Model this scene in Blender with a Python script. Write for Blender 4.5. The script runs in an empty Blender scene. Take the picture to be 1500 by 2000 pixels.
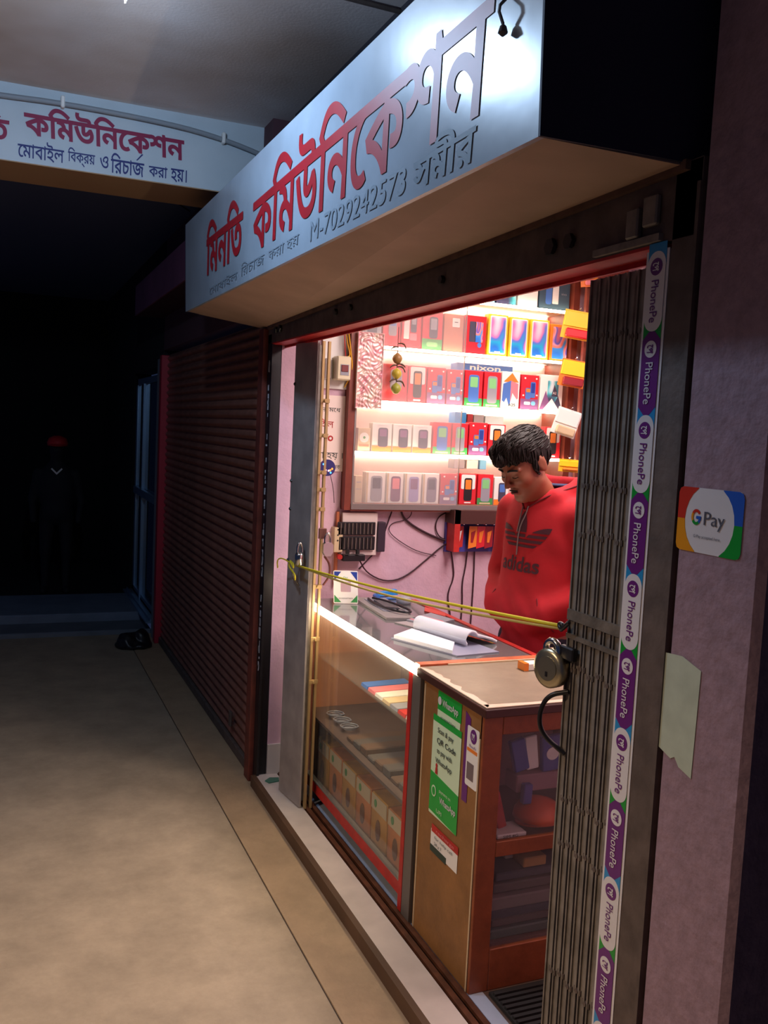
import bpy, bmesh, math, random
import numpy as np
from mathutils import Vector, Matrix
from mathutils.geometry import delaunay_2d_cdt
from mathutils.bvhtree import BVHTree
random.seed(7); np.random.seed(7)
SC = bpy.context.scene
COL = SC.collection
PI = math.pi

# ------------------------------------------------------------------ camera
cam = bpy.data.cameras.new('camera'); co = bpy.data.objects.new('camera', cam); COL.objects.link(co)
RT = Vector((0.9214246786539455, -0.3855677337842299, 0.04810492939363319))
DN = Vector((0.010044999299775995, -0.10012519679007939, -0.9949241392974719))
FW = Vector((0.38842716119826215, 0.9172308693193012, -0.08838479966158315))
m = Matrix((RT, -DN, -FW)).transposed().to_4x4()
m.translation = Vector((-1.095, 0, 1.65)); co.matrix_world = m
cam.sensor_fit = 'VERTICAL'; cam.sensor_height = 24; cam.sensor_width = 18; cam.lens = 1780 / 2000 * 24
cam.clip_start = 0.02; cam.clip_end = 60
SC.camera = co
# ------------------------------------------------------------------ world, exposure, lamps
w = bpy.data.worlds.new('night'); SC.world = w; w.use_nodes = True
w.node_tree.nodes['Background'].inputs[0].default_value = (0.02, 0.03, 0.075, 1)
w.node_tree.nodes['Background'].inputs[1].default_value = 0.55
vs = SC.view_settings; vs.view_transform = 'Standard'; vs.look = 'None'; vs.gamma = 1.0
vs.use_curve_mapping = False; vs.exposure = 0.0
SC.cycles.use_denoising = True
SC.cycles.max_bounces = 7; SC.cycles.diffuse_bounces = 3; SC.cycles.glossy_bounces = 3
SC.cycles.transparent_max_bounces = 12; SC.cycles.caustics_reflective = False; SC.cycles.caustics_refractive = False
SC.cycles.sample_clamp_indirect = 4.0

def light(name, typ, loc, energy, color, size=.1, rot=(0, 0, 0), size_y=None, spot=None, blend=.6):
    l = bpy.data.lights.new(name, typ); l.energy = energy; l.color = color
    if typ == 'AREA':
        l.size = size
        if size_y: l.shape = 'RECTANGLE'; l.size_y = size_y
    else: l.shadow_soft_size = size
    if typ == 'SPOT': l.spot_size = spot; l.spot_blend = blend
    o = bpy.data.objects.new(name, l); COL.objects.link(o); o.location = loc; o.rotation_euler = rot
    return o
# cool LED lamp under the passage ceiling; a warm lamp on the open side of the passage
light('passage_lamp_light', 'POINT', (-.85, 2.56, 2.75), 44, (.50, .71, 1.0), .04)
light('street_lamp_light', 'SPOT', (-3.0, 1.75, 2.75), 245, (1.0, .70, .46), .12,
      (Vector((-1.1, 1.8, 0)) - Vector((-3.0, 1.75, 2.75))).to_track_quat('-Z', 'Y').to_euler(), spot=math.radians(80), blend=1.0)
# tube light on the shop ceiling
light('shop_tube_light', 'AREA', (.95, 2.6, 2.50), 46, (1.0, .84, .80), .5, (0, 0, 0), 1.4)

# ------------------------------------------------------------------ materials
MATS = {}
def mat(name, col, rough=.6, metal=0., emit=None, es=0., var=0., vscale=6., bump=0., bscale=40., col2=None,
        spec=.5, wave=None, coat=0., detail=4.):
    if name in MATS: return MATS[name]
    mt = bpy.data.materials.new(name); mt.use_nodes = True; nt = mt.node_tree; N = nt.nodes; L = nt.links
    p = N['Principled BSDF']; c = (*col, 1)
    p.inputs['Base Color'].default_value = c; p.inputs['Roughness'].default_value = rough
    p.inputs['Metallic'].default_value = metal; p.inputs['Specular IOR Level'].default_value = spec
    p.inputs['Coat Weight'].default_value = coat
    tc = N.new('ShaderNodeTexCoord')
    if var > 0 or col2:
        n = N.new('ShaderNodeTexNoise'); n.inputs['Scale'].default_value = vscale; n.inputs['Detail'].default_value = detail
        if detail >= 8: n.inputs['Roughness'].default_value = .72
        L.new(tc.outputs['Object'], n.inputs['Vector'])
        r = N.new('ShaderNodeValToRGB'); r.color_ramp.elements[0].position = .35; r.color_ramp.elements[1].position = .65
        d = col2 if col2 else tuple(x * (1 - var) for x in col)
        r.color_ramp.elements[0].color = (*d, 1); r.color_ramp.elements[1].color = (*[min(1, x * (1 + var * .4)) for x in col], 1)
        L.new(n.outputs['Fac'], r.inputs['Fac']); L.new(r.outputs['Color'], p.inputs['Base Color'])
    if bump > 0:
        n = N.new('ShaderNodeTexNoise'); n.inputs['Scale'].default_value = bscale; n.inputs['Detail'].default_value = 3
        L.new(tc.outputs['Object'], n.inputs['Vector'])
        b = N.new('ShaderNodeBump'); b.inputs['Strength'].default_value = bump; b.inputs['Distance'].default_value = .01
        L.new(n.outputs['Fac'], b.inputs['Height']); L.new(b.outputs['Normal'], p.inputs['Normal'])
    if emit:
        p.inputs['Emission Color'].default_value = (*emit, 1); p.inputs['Emission Strength'].default_value = es
    MATS[name] = mt; return mt
def S(r, g, b):   # sRGB 0-255 to linear
    return tuple(((x / 255) / 12.92 if x / 255 <= .04045 else ((x / 255 + .055) / 1.055) ** 2.4) for x in (r, g, b))
def glass(name, tint=(1, 1, 1), haze=.06, gl=.12):
    if name in MATS: return MATS[name]
    mt = bpy.data.materials.new(name); mt.use_nodes = True; nt = mt.node_tree; N = nt.nodes; L = nt.links
    N.remove(N['Principled BSDF']); out = N['Material Output']
    t = N.new('ShaderNodeBsdfTransparent'); t.inputs[0].default_value = (*tint, 1)
    g = N.new('ShaderNodeBsdfGlossy'); g.inputs['Roughness'].default_value = gl; g.inputs[0].default_value = (.9, .9, .9, 1)
    d = N.new('ShaderNodeBsdfDiffuse'); d.inputs[0].default_value = (.8, .78, .76, 1)
    f = N.new('ShaderNodeFresnel'); f.inputs[0].default_value = 1.35; ge = N.new('ShaderNodeNewGeometry'); mu = N.new('ShaderNodeMath'); mu.operation = 'MULTIPLY_ADD'; mu.inputs[1].default_value = -1; mu.inputs[2].default_value = 1; L.new(ge.outputs['Backfacing'], mu.inputs[0]); mm = N.new('ShaderNodeMath'); mm.operation = 'MULTIPLY'; L.new(f.outputs[0], mm.inputs[0]); L.new(mu.outputs[0], mm.inputs[1])
    m1 = N.new('ShaderNodeMixShader'); m2 = N.new('ShaderNodeMixShader'); m1.inputs[0].default_value = haze
    L.new(t.outputs[0], m1.inputs[1]); L.new(d.outputs[0], m1.inputs[2])
    L.new(mm.outputs[0], m2.inputs[0]); L.new(m1.outputs[0], m2.inputs[1]); L.new(g.outputs[0], m2.inputs[2])
    L.new(m2.outputs[0], out.inputs[0]); MATS[name] = mt; return mt
def gradient(name, stops, rough=.35, warp=.25, axis='Z', emit=0):
    mt = bpy.data.materials.new(name); mt.use_nodes = True; nt = mt.node_tree; N = nt.nodes; L = nt.links
    p = N['Principled BSDF']; p.inputs['Roughness'].default_value = rough
    tc = N.new('ShaderNodeTexCoord'); sx = N.new('ShaderNodeSeparateXYZ'); L.new(tc.outputs['Generated'], sx.inputs[0])
    n = N.new('ShaderNodeTexNoise'); n.inputs['Scale'].default_value = 1.6; n.inputs['Detail'].default_value = 0
    L.new(tc.outputs['Generated'], n.inputs['Vector'])
    a = N.new('ShaderNodeMath'); a.operation = 'MULTIPLY_ADD'; a.inputs[1].default_value = warp * 4; L.new(n.outputs['Fac'], a.inputs[0])
    a.inputs[2].default_value = -warp * 2
    b = N.new('ShaderNodeMath'); b.operation = 'ADD'; L.new(a.outputs[0], b.inputs[0]); L.new(sx.outputs[axis], b.inputs[1])
    r = N.new('ShaderNodeValToRGB'); cr = r.color_ramp
    while len(cr.elements) < len(stops): cr.elements.new(.5)
    for e, (q, c) in zip(cr.elements, stops): e.position = q; e.color = (*c, 1)
    L.new(b.outputs[0], r.inputs['Fac']); L.new(r.outputs['Color'], p.inputs['Base Color'])
    MATS[name] = mt; return mt

# ------------------------------------------------------------------ mesh helpers
class B:
    def __init__(s): s.v = []; s.f = []
    def add(s, vs_, fs):
        o = len(s.v); s.v += [tuple(x) for x in vs_]; s.f += [tuple(i + o for i in f) for f in fs]; return s
    def box(s, x0, x1, y0, y1, z0, z1, c=0.0):
        if x1 < x0: x0, x1 = x1, x0
        if y1 < y0: y0, y1 = y1, y0
        if z1 < z0: z0, z1 = z1, z0
        if c <= 0:
            return s.add([(x0, y0, z0), (x1, y0, z0), (x1, y1, z0), (x0, y1, z0), (x0, y0, z1), (x1, y0, z1), (x1, y1, z1), (x0, y1, z1)],
                         [(0, 3, 2, 1), (4, 5, 6, 7), (0, 1, 5, 4), (1, 2, 6, 5), (2, 3, 7, 6), (3, 0, 4, 7)])
        bm = bmesh.new(); bmesh.ops.create_cube(bm, size=1)
        for v in bm.verts: v.co = Vector(((x0 + x1) / 2 + v.co.x * (x1 - x0), (y0 + y1) / 2 + v.co.y * (y1 - y0), (z0 + z1) / 2 + v.co.z * (z1 - z0)))
        bmesh.ops.bevel(bm, geom=bm.edges[:], offset=min(c, (x1 - x0) * .45, (y1 - y0) * .45, (z1 - z0) * .45), segments=1, affect='EDGES')
        bm.verts.index_update(); s.add([v.co[:] for v in bm.verts], [[v.index for v in f.verts] for f in bm.faces]); bm.free(); return s
    def hexa(s, P):  # 8 corners, bottom ring then top ring
        return s.add(P, [(0, 3, 2, 1), (4, 5, 6, 7), (0, 1, 5, 4), (1, 2, 6, 5), (2, 3, 7, 6), (3, 0, 4, 7)])
    def cyl(s, a, b, r, r2=None, n=12):
        a = Vector(a); b = Vector(b); r2 = r if r2 is None else r2; d = (b - a).normalized()
        u = d.orthogonal().normalized(); q = d.cross(u); V = []
        for c, R in ((a, r), (b, r2)):
            for i in range(n):
                t = 2 * PI * i / n; V.append(c + (u * math.cos(t) + q * math.sin(t)) * R)
        F = [(i, (i + 1) % n, n + (i + 1) % n, n + i) for i in range(n)] + [tuple(range(n))[::-1], tuple(range(n, 2 * n))]
        return s.add(V, F)
    def tube(s, pts, r, n=6, smooth=0):
        P = [Vector(p) for p in pts]
        for _ in range(smooth):
            Q = [P[0]]
            for a, b in zip(P, P[1:]): Q += [a * .75 + b * .25, a * .25 + b * .75]
            P = Q + [P[-1]]
        V = []; F = []; u = None; m_ = len(P)
        for i, p in enumerate(P):
            d = (P[min(i + 1, m_ - 1)] - P[max(i - 1, 0)]).normalized()
            u = d.orthogonal().normalized() if u is None else (u - d * u.dot(d)).normalized()
            q = d.cross(u); R = r[i * (len(r) - 1) // max(1, m_ - 1)] if isinstance(r, (list, tuple)) else r
            for k in range(n):
                t = 2 * PI * k / n; V.append(p + (u * math.cos(t) + q * math.sin(t)) * R)
        for i in range(m_ - 1):
            for k in range(n): F.append((i * n + k, i * n + (k + 1) % n, (i + 1) * n + (k + 1) % n, (i + 1) * n + k))
        F += [tuple(range(n))[::-1], tuple(range((m_ - 1) * n, m_ * n))]
        return s.add(V, F)
    def lathe(s, prof, c, n=16, axis='Z'):
        V = []; F = []; c = Vector(c)
        for (r, h) in prof:
            for i in range(n):
                t = 2 * PI * i / n; x, y = r * math.cos(t), r * math.sin(t)
                V.append(c + Vector({'Z': (x, y, h), 'X': (h, x, y), 'Y': (x, h, y)}[axis]))
        for j in range(len(prof) - 1):
            for i in range(n): F.append((j * n + i, j * n + (i + 1) % n, (j + 1) * n + (i + 1) % n, (j + 1) * n + i))
        F += [tuple(range(n))[::-1], tuple(range((len(prof) - 1) * n, len(prof) * n))]
        return s.add(V, F)
    def slab(s, poly, fr, t):
        """poly: 2D points in frame fr=(origin, X, Y); thickness t along normal"""
        O, X, Y = [Vector(q) for q in fr]; Z = X.cross(Y); n = len(poly)
        V = [O + X * a + Y * b for a, b in poly] + [O + X * a + Y * b + Z * t for a, b in poly]
        F = [tuple(range(n))[::-1], tuple(range(n, 2 * n))] + [(i, (i + 1) % n, n + (i + 1) % n, n + i) for i in range(n)]
        return s.add(V, F)
def rrect(x0, x1, y0, y1, r, k=4):
    P = []
    for cx, cy, a in ((x1 - r, y1 - r, 0), (x0 + r, y1 - r, 90), (x0 + r, y0 + r, 180), (x1 - r, y0 + r, 270)):
        for i in range(k + 1):
            t = math.radians(a + 90 * i / k); P.append((cx + r * math.cos(t), cy + r * math.sin(t)))
    return P
def ell(cx, cy, rx, ry, n=24, a0=0, a1=360):
    full = abs(a1 - a0) >= 360
    return [(cx + rx * math.cos(math.radians(a0 + (a1 - a0) * i / (n if full else n - 1))), cy + ry * math.sin(math.radians(a0 + (a1 - a0) * i / (n if full else n - 1)))) for i in range(n)]

def wl(o):
    v = Vector((0, 0, 0))
    while o: v += o.location; o = o.parent
    return v
def part(name, b, mt, parent=None, smooth=False, label=None, kind=None):
    me = bpy.data.meshes.new(name); off = wl(parent)
    me.from_pydata([(Vector(v) - off)[:] for v in b.v], [], b.f); me.update()
    bm = bmesh.new(); bm.from_mesh(me); bmesh.ops.recalc_face_normals(bm, faces=bm.faces[:]); bm.to_mesh(me); bm.free()
    me.materials.append(mt)
    if smooth:
        me.polygons.foreach_set('use_smooth', [True] * len(me.polygons))
    o = bpy.data.objects.new(name, me); COL.objects.link(o)
    if parent: o.parent = parent
    if label: o['label'] = label
    if kind: o['kind'] = kind
    return o
def flat(name, b, mt, parent=None, **k):      # keep winding (no recalc needed for decals) - same path
    return part(name, b, mt, parent, **k)
def thing(name, label, cat, loc=(0, 0, 0), group=None):
    o = bpy.data.objects.new(name, None); COL.objects.link(o); o.location = loc; o.empty_display_size = .05
    o['label'] = label; o['category'] = cat
    if group: o['group'] = group
    return o
def tag(o, label, cat, group=None, kind=None):
    o['label'] = label; o['category'] = cat
    if group: o['group'] = group
    if kind: o['kind'] = kind
    return o
def struct(name, b, mt, parent=None, label=None):
    o = part(name, b, mt, parent)
    if parent is None: o['kind'] = 'structure'
    if label: o['label'] = label
    return o

# frames: FX faces the passage (-X), FY faces the viewer (-Y)
def FX(x, y, z): return ((x, y, z), (0, -1, 0), (0, 0, 1))
def FY(x, y, z): return ((x, y, z), (1, 0, 0), (0, 0, 1))
DG = None
def glyph_polys(body, shear=0., res=4):
    c = bpy.data.curves.new('t', 'FONT'); c.body = body; c.shear = shear; c.size = 1
    o = bpy.data.objects.new('t', c); COL.objects.link(o)
    dg = bpy.context.evaluated_depsgraph_get(); cv = o.to_curve(dg); out = []
    for sp in cv.splines:
        P = []
        if sp.type == 'BEZIER':
            bp = sp.bezier_points; n = len(bp)
            for i in range(n):
                a, b = bp[i], bp[(i + 1) % n]; p0, p1, p2, p3 = a.co, a.handle_right, b.handle_left, b.co
                st = ((p1 - p0).cross(p3 - p0)).length < 1e-6 and ((p2 - p0).cross(p3 - p0)).length < 1e-6
                for k in range(1 if st else res):
                    t = k / res; q = p0 * (1 - t) ** 3 + p1 * 3 * t * (1 - t) ** 2 + p2 * 3 * t * t * (1 - t) + p3 * t ** 3
                    P.append((q.x, q.y))
        else: P = [(q.co[0], q.co[1]) for q in sp.points]
        if len(P) > 2: out.append(P)
    o.to_curve_clear(); bpy.data.objects.remove(o); bpy.data.curves.remove(c); return out
def area2(P): return sum(a[0] * b[1] - b[0] * a[1] for a, b in zip(P, P[1:] + P[:1]))
def inside(p, P):
    x, y = p; r = False
    for (x0, y0), (x1, y1) in zip(P, P[1:] + P[:1]):
        if (y0 > y) != (y1 > y) and x < (x1 - x0) * (y - y0) / (y1 - y0) + x0: r = not r
    return r
def offs(P, d):
    n = len(P); Q = []
    for i in range(n):
        a, b, c = Vector(P[i - 1]), Vector(P[i]), Vector(P[(i + 1) % n])
        e1 = (b - a); e2 = (c - b)
        if e1.length < 1e-7 or e2.length < 1e-7: Q.append(tuple(b)); continue
        e1.normalize(); e2.normalize(); n1 = Vector((e1.y, -e1.x)); n2 = Vector((e2.y, -e2.x)); k = n1 + n2
        if k.length < .2: Q.append(tuple(b + n1 * d)); continue
        k.normalize(); Q.append(tuple(b + k * d / max(.45, k.dot(n1))))
    return Q
TCACHE = {}
def winding(P, x, y):
    w_ = 0
    for (x0, y0), (x1, y1) in zip(P, P[1:] + P[:1]):
        if y0 <= y:
            if y1 > y and (x1 - x0) * (y - y0) - (x - x0) * (y1 - y0) > 0: w_ += 1
        elif y1 <= y and (x1 - x0) * (y - y0) - (x - x0) * (y1 - y0) < 0: w_ -= 1
    return w_
def text2d(body, shear=0., bold=0.):
    """glyph outlines filled by the non-zero winding rule"""
    key = (body, shear, bold)
    if key in TCACHE: return TCACHE[key]
    PP = glyph_polys(body, shear); sg = 1 if sum(area2(p) for p in PP) > 0 else -1
    PP = [offs(p, bold * sg) if bold else p for p in PP]
    bb = [(min(q[0] for q in p), max(q[0] for q in p), min(q[1] for q in p), max(q[1] for q in p)) for p in PP]
    # outlines that overlap are filled together
    left = list(range(len(PP))); V = []; F = []
    while left:
        grp = [left.pop()]; k = 0
        while k < len(grp):
            a = bb[grp[k]]; k += 1
            for q in left[:]:
                b = bb[q]
                if a[0] <= b[1] and b[0] <= a[1] and a[2] <= b[3] and b[2] <= a[3]: grp.append(q); left.remove(q)
        pts = []; ed = []
        for g in grp:
            o = len(pts); n = len(PP[g]); pts += [Vector(q) for q in PP[g]]; ed += [(o + i, o + (i + 1) % n) for i in range(n)]
        vo, _, fo_, _, _, _ = delaunay_2d_cdt(pts, ed, [], 0, 1e-6, False); o = len(V); V += [(q.x, q.y) for q in vo]
        for f in fo_:
            cx = sum(vo[i].x for i in f) / len(f); cy = sum(vo[i].y for i in f) / len(f)
            if sum(winding(PP[g], cx, cy) for g in grp) != 0: F.append(tuple(i + o for i in f))
    x0 = min(v[0] for v in V); x1 = max(v[0] for v in V); y0 = min(v[1] for v in V); y1 = max(v[1] for v in V)
    TCACHE[key] = (V, F, (x0, x1, y0, y1)); return TCACHE[key]
def text(body, fr, w=None, h=None, mt=None, parent=None, name='lettering', shear=0., bold=0., center=True, warp=None, label=None):
    """fit the ink of body into w x h; fr origin is the centre (or lower-left) of the ink"""
    V, F, (x0, x1, y0, y1) = text2d(body, shear, bold)
    sx = (w / (x1 - x0)) if w else (h / (y1 - y0)); sy = (h / (y1 - y0)) if h else sx
    O, X, Y = [Vector(q) for q in fr]; N_ = X.cross(Y); b = B(); P = []
    for x, y in V:
        u = (x - x0) * sx; v = (y - y0) * sy
        if center: u -= (x1 - x0) * sx / 2; v -= (y1 - y0) * sy / 2
        if warp: u, v = warp(u, v)
        P.append(O + X * u + Y * v + N_ * .0006)
    b.add(P, F); return part(name, b, mt, parent, label=label)

# ---- signed distance modelling (bodies, cloth lumps)
def smin(a, b, k):
    h = np.clip(.5 + .5 * (b - a) / k, 0, 1); return b * (1 - h) + a * h - k * h * (1 - h)
def smax(a, b, k): return -smin(-a, -b, k)
def s_ell(p, c, r, R=None):
    q = p - np.array(c)
    if R is not None: q = q @ np.array(R)
    r = np.array(r); k0 = np.linalg.norm(q / r, axis=-1); k1 = np.linalg.norm(q / (r * r), axis=-1) + 1e-9
    return k0 * (k0 - 1) / k1
def s_cap(p, a, b, r1, r2=None):
    r2 = r1 if r2 is None else r2; a = np.array(a, float); b = np.array(b, float); d = b - a
    t = np.clip(((p - a) @ d) / (d @ d), 0, 1); return np.linalg.norm(p - a - t[..., None] * d, axis=-1) - (r1 + (r2 - r1) * t)
def sdf_mesh(f, lo, hi, h):
    ax = [np.arange(l, u + h, h) for l, u in zip(lo, hi)]; n = [len(a) for a in ax]
    G = np.stack(np.meshgrid(*ax, indexing='ij'), -1); D = f(G.reshape(-1, 3)).reshape(n)
    ins = D < 0
    cs = [(i, j, k) for i in (0, 1) for j in (0, 1) for k in (0, 1)]
    sl = lambda A, c: A[c[0]:n[0] - 1 + c[0], c[1]:n[1] - 1 + c[1], c[2]:n[2] - 1 + c[2]]
    cnt = sum(sl(ins, c).astype(int) for c in cs); act = (cnt > 0) & (cnt < 8)
    acc = np.zeros(act.shape + (3,)); num = np.zeros(act.shape)
    for c in cs:
        for a in range(3):
            if c[a]: continue
            d = list(c); d[a] = 1; A, Bb = sl(D, c), sl(D, d); cr = (A < 0) != (Bb < 0)
            t = np.where(cr, A / np.where(cr, A - Bb, 1), 0); pos = np.zeros(act.shape + (3,)); pos[:] = c; pos[..., a] += t
            acc += pos * cr[..., None]; num += cr
    idx = -np.ones(act.shape, int); w_ = np.argwhere(act); idx[act] = np.arange(len(w_))
    V = (acc[act] / num[act][:, None] + w_) * h + np.array(lo); F = []
    for a in range(3):
        b_, c_ = (a + 1) % 3, (a + 2) % 3
        s0 = [slice(1, -1)] * 3; s0[a] = slice(0, n[a] - 1); s1 = list(s0); s1[a] = slice(1, n[a])
        A, Bb = ins[tuple(s0)], ins[tuple(s1)]; e = np.argwhere(A != Bb)
        if not len(e): continue
        fl = A[tuple(e.T)]; off = np.ones(3, int); off[a] = 0; e = e + off
        def g(db, dc):
            q = e.copy(); q[:, b_] -= db; q[:, c_] -= dc; return idx[tuple(q.T)]
        Q = np.stack([g(1, 1), g(0, 1), g(0, 0), g(1, 0)], 1); Q[~fl] = Q[~fl][:, ::-1]; F.append(Q)
    F = np.concatenate(F); F = F[(F >= 0).all(1)]
    b = B(); b.v = [tuple(v) for v in V]; b.f = [tuple(int(i) for i in q) for q in F]; return b

# ================================================================== MATERIALS IN USE
M_floor = mat('floor_concrete', S(172, 154, 130), .6, var=.22, vscale=4.5, bump=.15, bscale=60, detail=8)
M_floor2 = mat('floor_border', S(176, 150, 120), .6, var=.16, vscale=6.0, bump=.12, bscale=70, detail=8)
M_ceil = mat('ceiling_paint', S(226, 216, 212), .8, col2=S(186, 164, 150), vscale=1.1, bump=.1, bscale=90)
M_beam = mat('beam_paint', S(196, 206, 212), .7, var=.06, vscale=5)
M_wallp = mat('pink_wall_paint', S(214, 176, 192), .75, var=.10, vscale=7, bump=.2, bscale=50)
M_pillar = mat('stained_pink_plaster', S(156, 128, 140), .8, var=.22, vscale=28, bump=.35, bscale=45, detail=8)
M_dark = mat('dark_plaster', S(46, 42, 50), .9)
M_black = mat('unlit_black', S(14, 14, 18), .9)  # darkness of unlit openings and far walls put into a black colour
M_iron = mat('dirty_iron', S(124, 114, 104), .55, .35, var=.35, vscale=22, bump=.2, bscale=90)
M_irond = mat('dark_iron', S(98, 84, 78), .65, .1, var=.3, vscale=18, bump=.2)
M_gate = mat('gate_steel', S(134, 126, 118), .55, .2, var=.3, vscale=25)
M_plate = mat('gate_plate_steel', S(160, 150, 146), .6, .05, var=.22, vscale=9)
M_rust = mat('red_oxide', S(108, 48, 36), .6, var=.3, vscale=16)
M_redp = mat('red_paint', S(190, 40, 34), .5, var=.2, vscale=20)
M_shut = mat('shutter_slat_paint', S(150, 100, 84), .42, .15, var=.25, vscale=9)
M_sign = mat('sign_sheet_white', S(152, 164, 176), .28, var=.10, vscale=7, bump=.12, bscale=5, coat=.0)
M_signd = mat('sign_end_navy', S(34, 34, 60), .7)
M_soff = mat('soffit_warm_tint', S(176, 146, 124), .75, var=.10, vscale=5)  # warm light bounced off the floor put into the brown colour
M_signred = mat('sign_red_paint', S(160, 16, 30), .5, var=.12, vscale=9)
M_mag = mat('beam_magenta_paint', S(140, 18, 66), .6)
M_navy = mat('beam_navy_paint', S(30, 40, 110), .6)
M_cyan = mat('beam_cyan_paint', S(60, 150, 220), .6)
M_faded = mat('faded_grey_paint', S(122, 134, 146), .6)
M_marble = mat('white_marble', S(214, 200, 190), .35, var=.12, vscale=8)
M_white = mat('white_plastic', S(235, 232, 226), .4)
M_cream = mat('cream_plastic', S(226, 214, 180), .4)
M_blk = mat('black_plastic', S(26, 24, 28), .4)
M_chrome = mat('chrome', S(220, 220, 215), .16, 1.0)
M_brass = mat('worn_brass', S(190, 180, 150), .3, .95)
M_wood = mat('orange_veneer', S(146, 78, 46), .45, var=.25, vscale=12, detail=8, bump=.1)
M_ply = mat('worn_plywood', S(150, 104, 58), .55, var=.3, vscale=5, detail=9, bump=.12)
M_edge = mat('dark_wood_edge', S(70, 36, 30), .45)
M_lam = mat('grey_laminate', S(150, 134, 112), .35, var=.15, vscale=9, detail=8)
M_alu = mat('aluminium', S(150, 146, 142), .4, .7)
M_mullion = mat('dull_aluminium', S(120, 112, 106), .5, .4)
M_brownw = mat('red_brown_wood', S(128, 58, 44), .45, var=.2, vscale=15)
M_led = mat('led_strip', (1, .86, .68), emit=(1, .80, .56), es=30)
M_led2 = mat('shelf_led', (1, .8, .6), emit=(1, .80, .56), es=22)
M_tube = mat('tube_glow', (1, .95, .95), emit=(1, .9, .88), es=12)
M_cyl = mat('lamp_glow', (.8, .9, 1), emit=(.7, .85, 1), es=30)
M_gls = glass('counter_glass', (.95, .97, .96), .05, .06)
M_gls2 = glass('sliding_pane', (1, .97, .97), .16, .1)
M_gls3 = glass('dark_door_glass', (.3, .35, .4), .02, .08)
M_cabin = mat('cabinet_inside', S(232, 206, 206), .5)
M_red = mat('box_red', S(214, 26, 40), .35, coat=.3)
M_redd = mat('box_deep_red', S(150, 20, 36), .4)
M_pink = mat('tint_pink', S(236, 130, 140), .4)
M_pur = mat('tint_purple', S(130, 84, 130), .4)
M_blue = mat('print_blue', S(72, 116, 190), .4)
M_lblue = mat('print_light_blue', S(120, 190, 230), .4)
M_dblue = mat('print_deep_blue', S(30, 60, 150), .4)
M_green = mat('print_green', S(60, 150, 80), .4)
M_lgreen = mat('screen_green', S(130, 200, 130), .35)
M_orange = mat('print_orange', S(240, 130, 40), .4)
M_yel = mat('print_yellow', S(250, 200, 40), .4)
M_grey = mat('print_grey', S(150, 150, 160), .4)
M_dgrey = mat('print_dark_grey', S(64, 62, 84), .4)
M_tan = mat('box_tan', S(196, 120, 90), .45)
M_slate = mat('box_slate', S(60, 84, 100), .35)
M_wbox = mat('box_white', S(240, 236, 230), .4)
M_beige = mat('box_beige', S(210, 186, 150), .5)
M_grad = gradient('wallpaper_print', [(0, S(30, 110, 210)), (.3, S(20, 170, 220)), (.48, S(90, 120, 220)), (.6, S(230, 130, 190)), (.75, S(240, 190, 220)), (1, S(250, 240, 245))], warp=.35)
M_grad2 = gradient('orange_blue_print', [(0, S(40, 120, 220)), (.35, S(60, 150, 230)), (.45, S(240, 130, 90)), (.6, S(230, 160, 190)), (.7, S(60, 90, 200)), (1, S(240, 110, 60))], warp=.45)
M_teal = gradient('abstract_print', [(0, S(60, 60, 90)), (.4, S(60, 140, 160)), (.6, S(90, 200, 210)), (1, S(240, 245, 250))], warp=.5)
M_paper = mat('paper', S(232, 232, 238), .6)
M_cable = mat('cable_black', S(58, 28, 38), .6)
M_yellowc = mat('yellow_cord', S(226, 206, 40), .6)
M_pverp = mat('sticker_purple', S(104, 32, 118), .35)
M_stw = mat('sticker_white', S(222, 218, 220), .35)
M_stg = mat('sticker_green', S(20, 150, 50), .35)
M_stb = mat('sticker_blue', S(40, 140, 200), .35)
M_skin = mat('skin', S(142, 80, 56), .5, var=.08, vscale=10)
M_hair = mat('hair_dark_brown', S(22, 14, 11), .65, spec=.3)
M_hood = mat('red_fleece', S(180, 16, 30), .85, var=.10, vscale=9, bump=.25, bscale=14)
M_print = mat('dark_print', S(70, 20, 36), .7)
M_lining = mat('navy_lining', S(40, 44, 80), .8)
M_jean = mat('dark_trousers', S(40, 40, 58), .8)

# ================================================================== STRUCTURE
YW = 3.95
struct('floor', B().box(-3.2, -.203, -1.0, 7.1, -.06, 0), M_floor)
struct('trim_1', B().box(-.197, -.022, -1.0, 7.1, -.06, 0), M_floor2)
struct('floor_5', B().box(-.022, .12, YW + .0, 7.1, -.06, .0), M_floor2)
struct('trim_2', B().box(-.203, -.197, -1.0, 7.1, -.06, -.006), M_irond)
# sill with rails
struct('trim_3', B().box(-.022, 0, .9, YW, -.06, .05), mat('sill_brown_edge', S(92, 66, 48), .6, var=.2))
struct('trim_4', B().box(0, .098, 1.27, YW, -.06, .05), M_marble)
t = B(); t.box(.104, .122, 1.27, YW, .02, .056); t.box(.134, .152, 1.27, YW, .02, .056); t.box(.098, .158, 1.27, YW, -.06, .03)
struct('trim_5', t, mat('rail_rust', S(104, 62, 42), .5, .3, var=.4, vscale=20))
struct('trim_6', B().box(.158, .205, 1.27, YW, -.06, .05), mat('inner_marble', S(170, 182, 200), .4, var=.15, vscale=8))
struct('floor_1', B().box(.205, 2.0, 1.2, YW, -.06, .05), mat('shop_floor', S(90, 70, 60), .6, var=.2))
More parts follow.
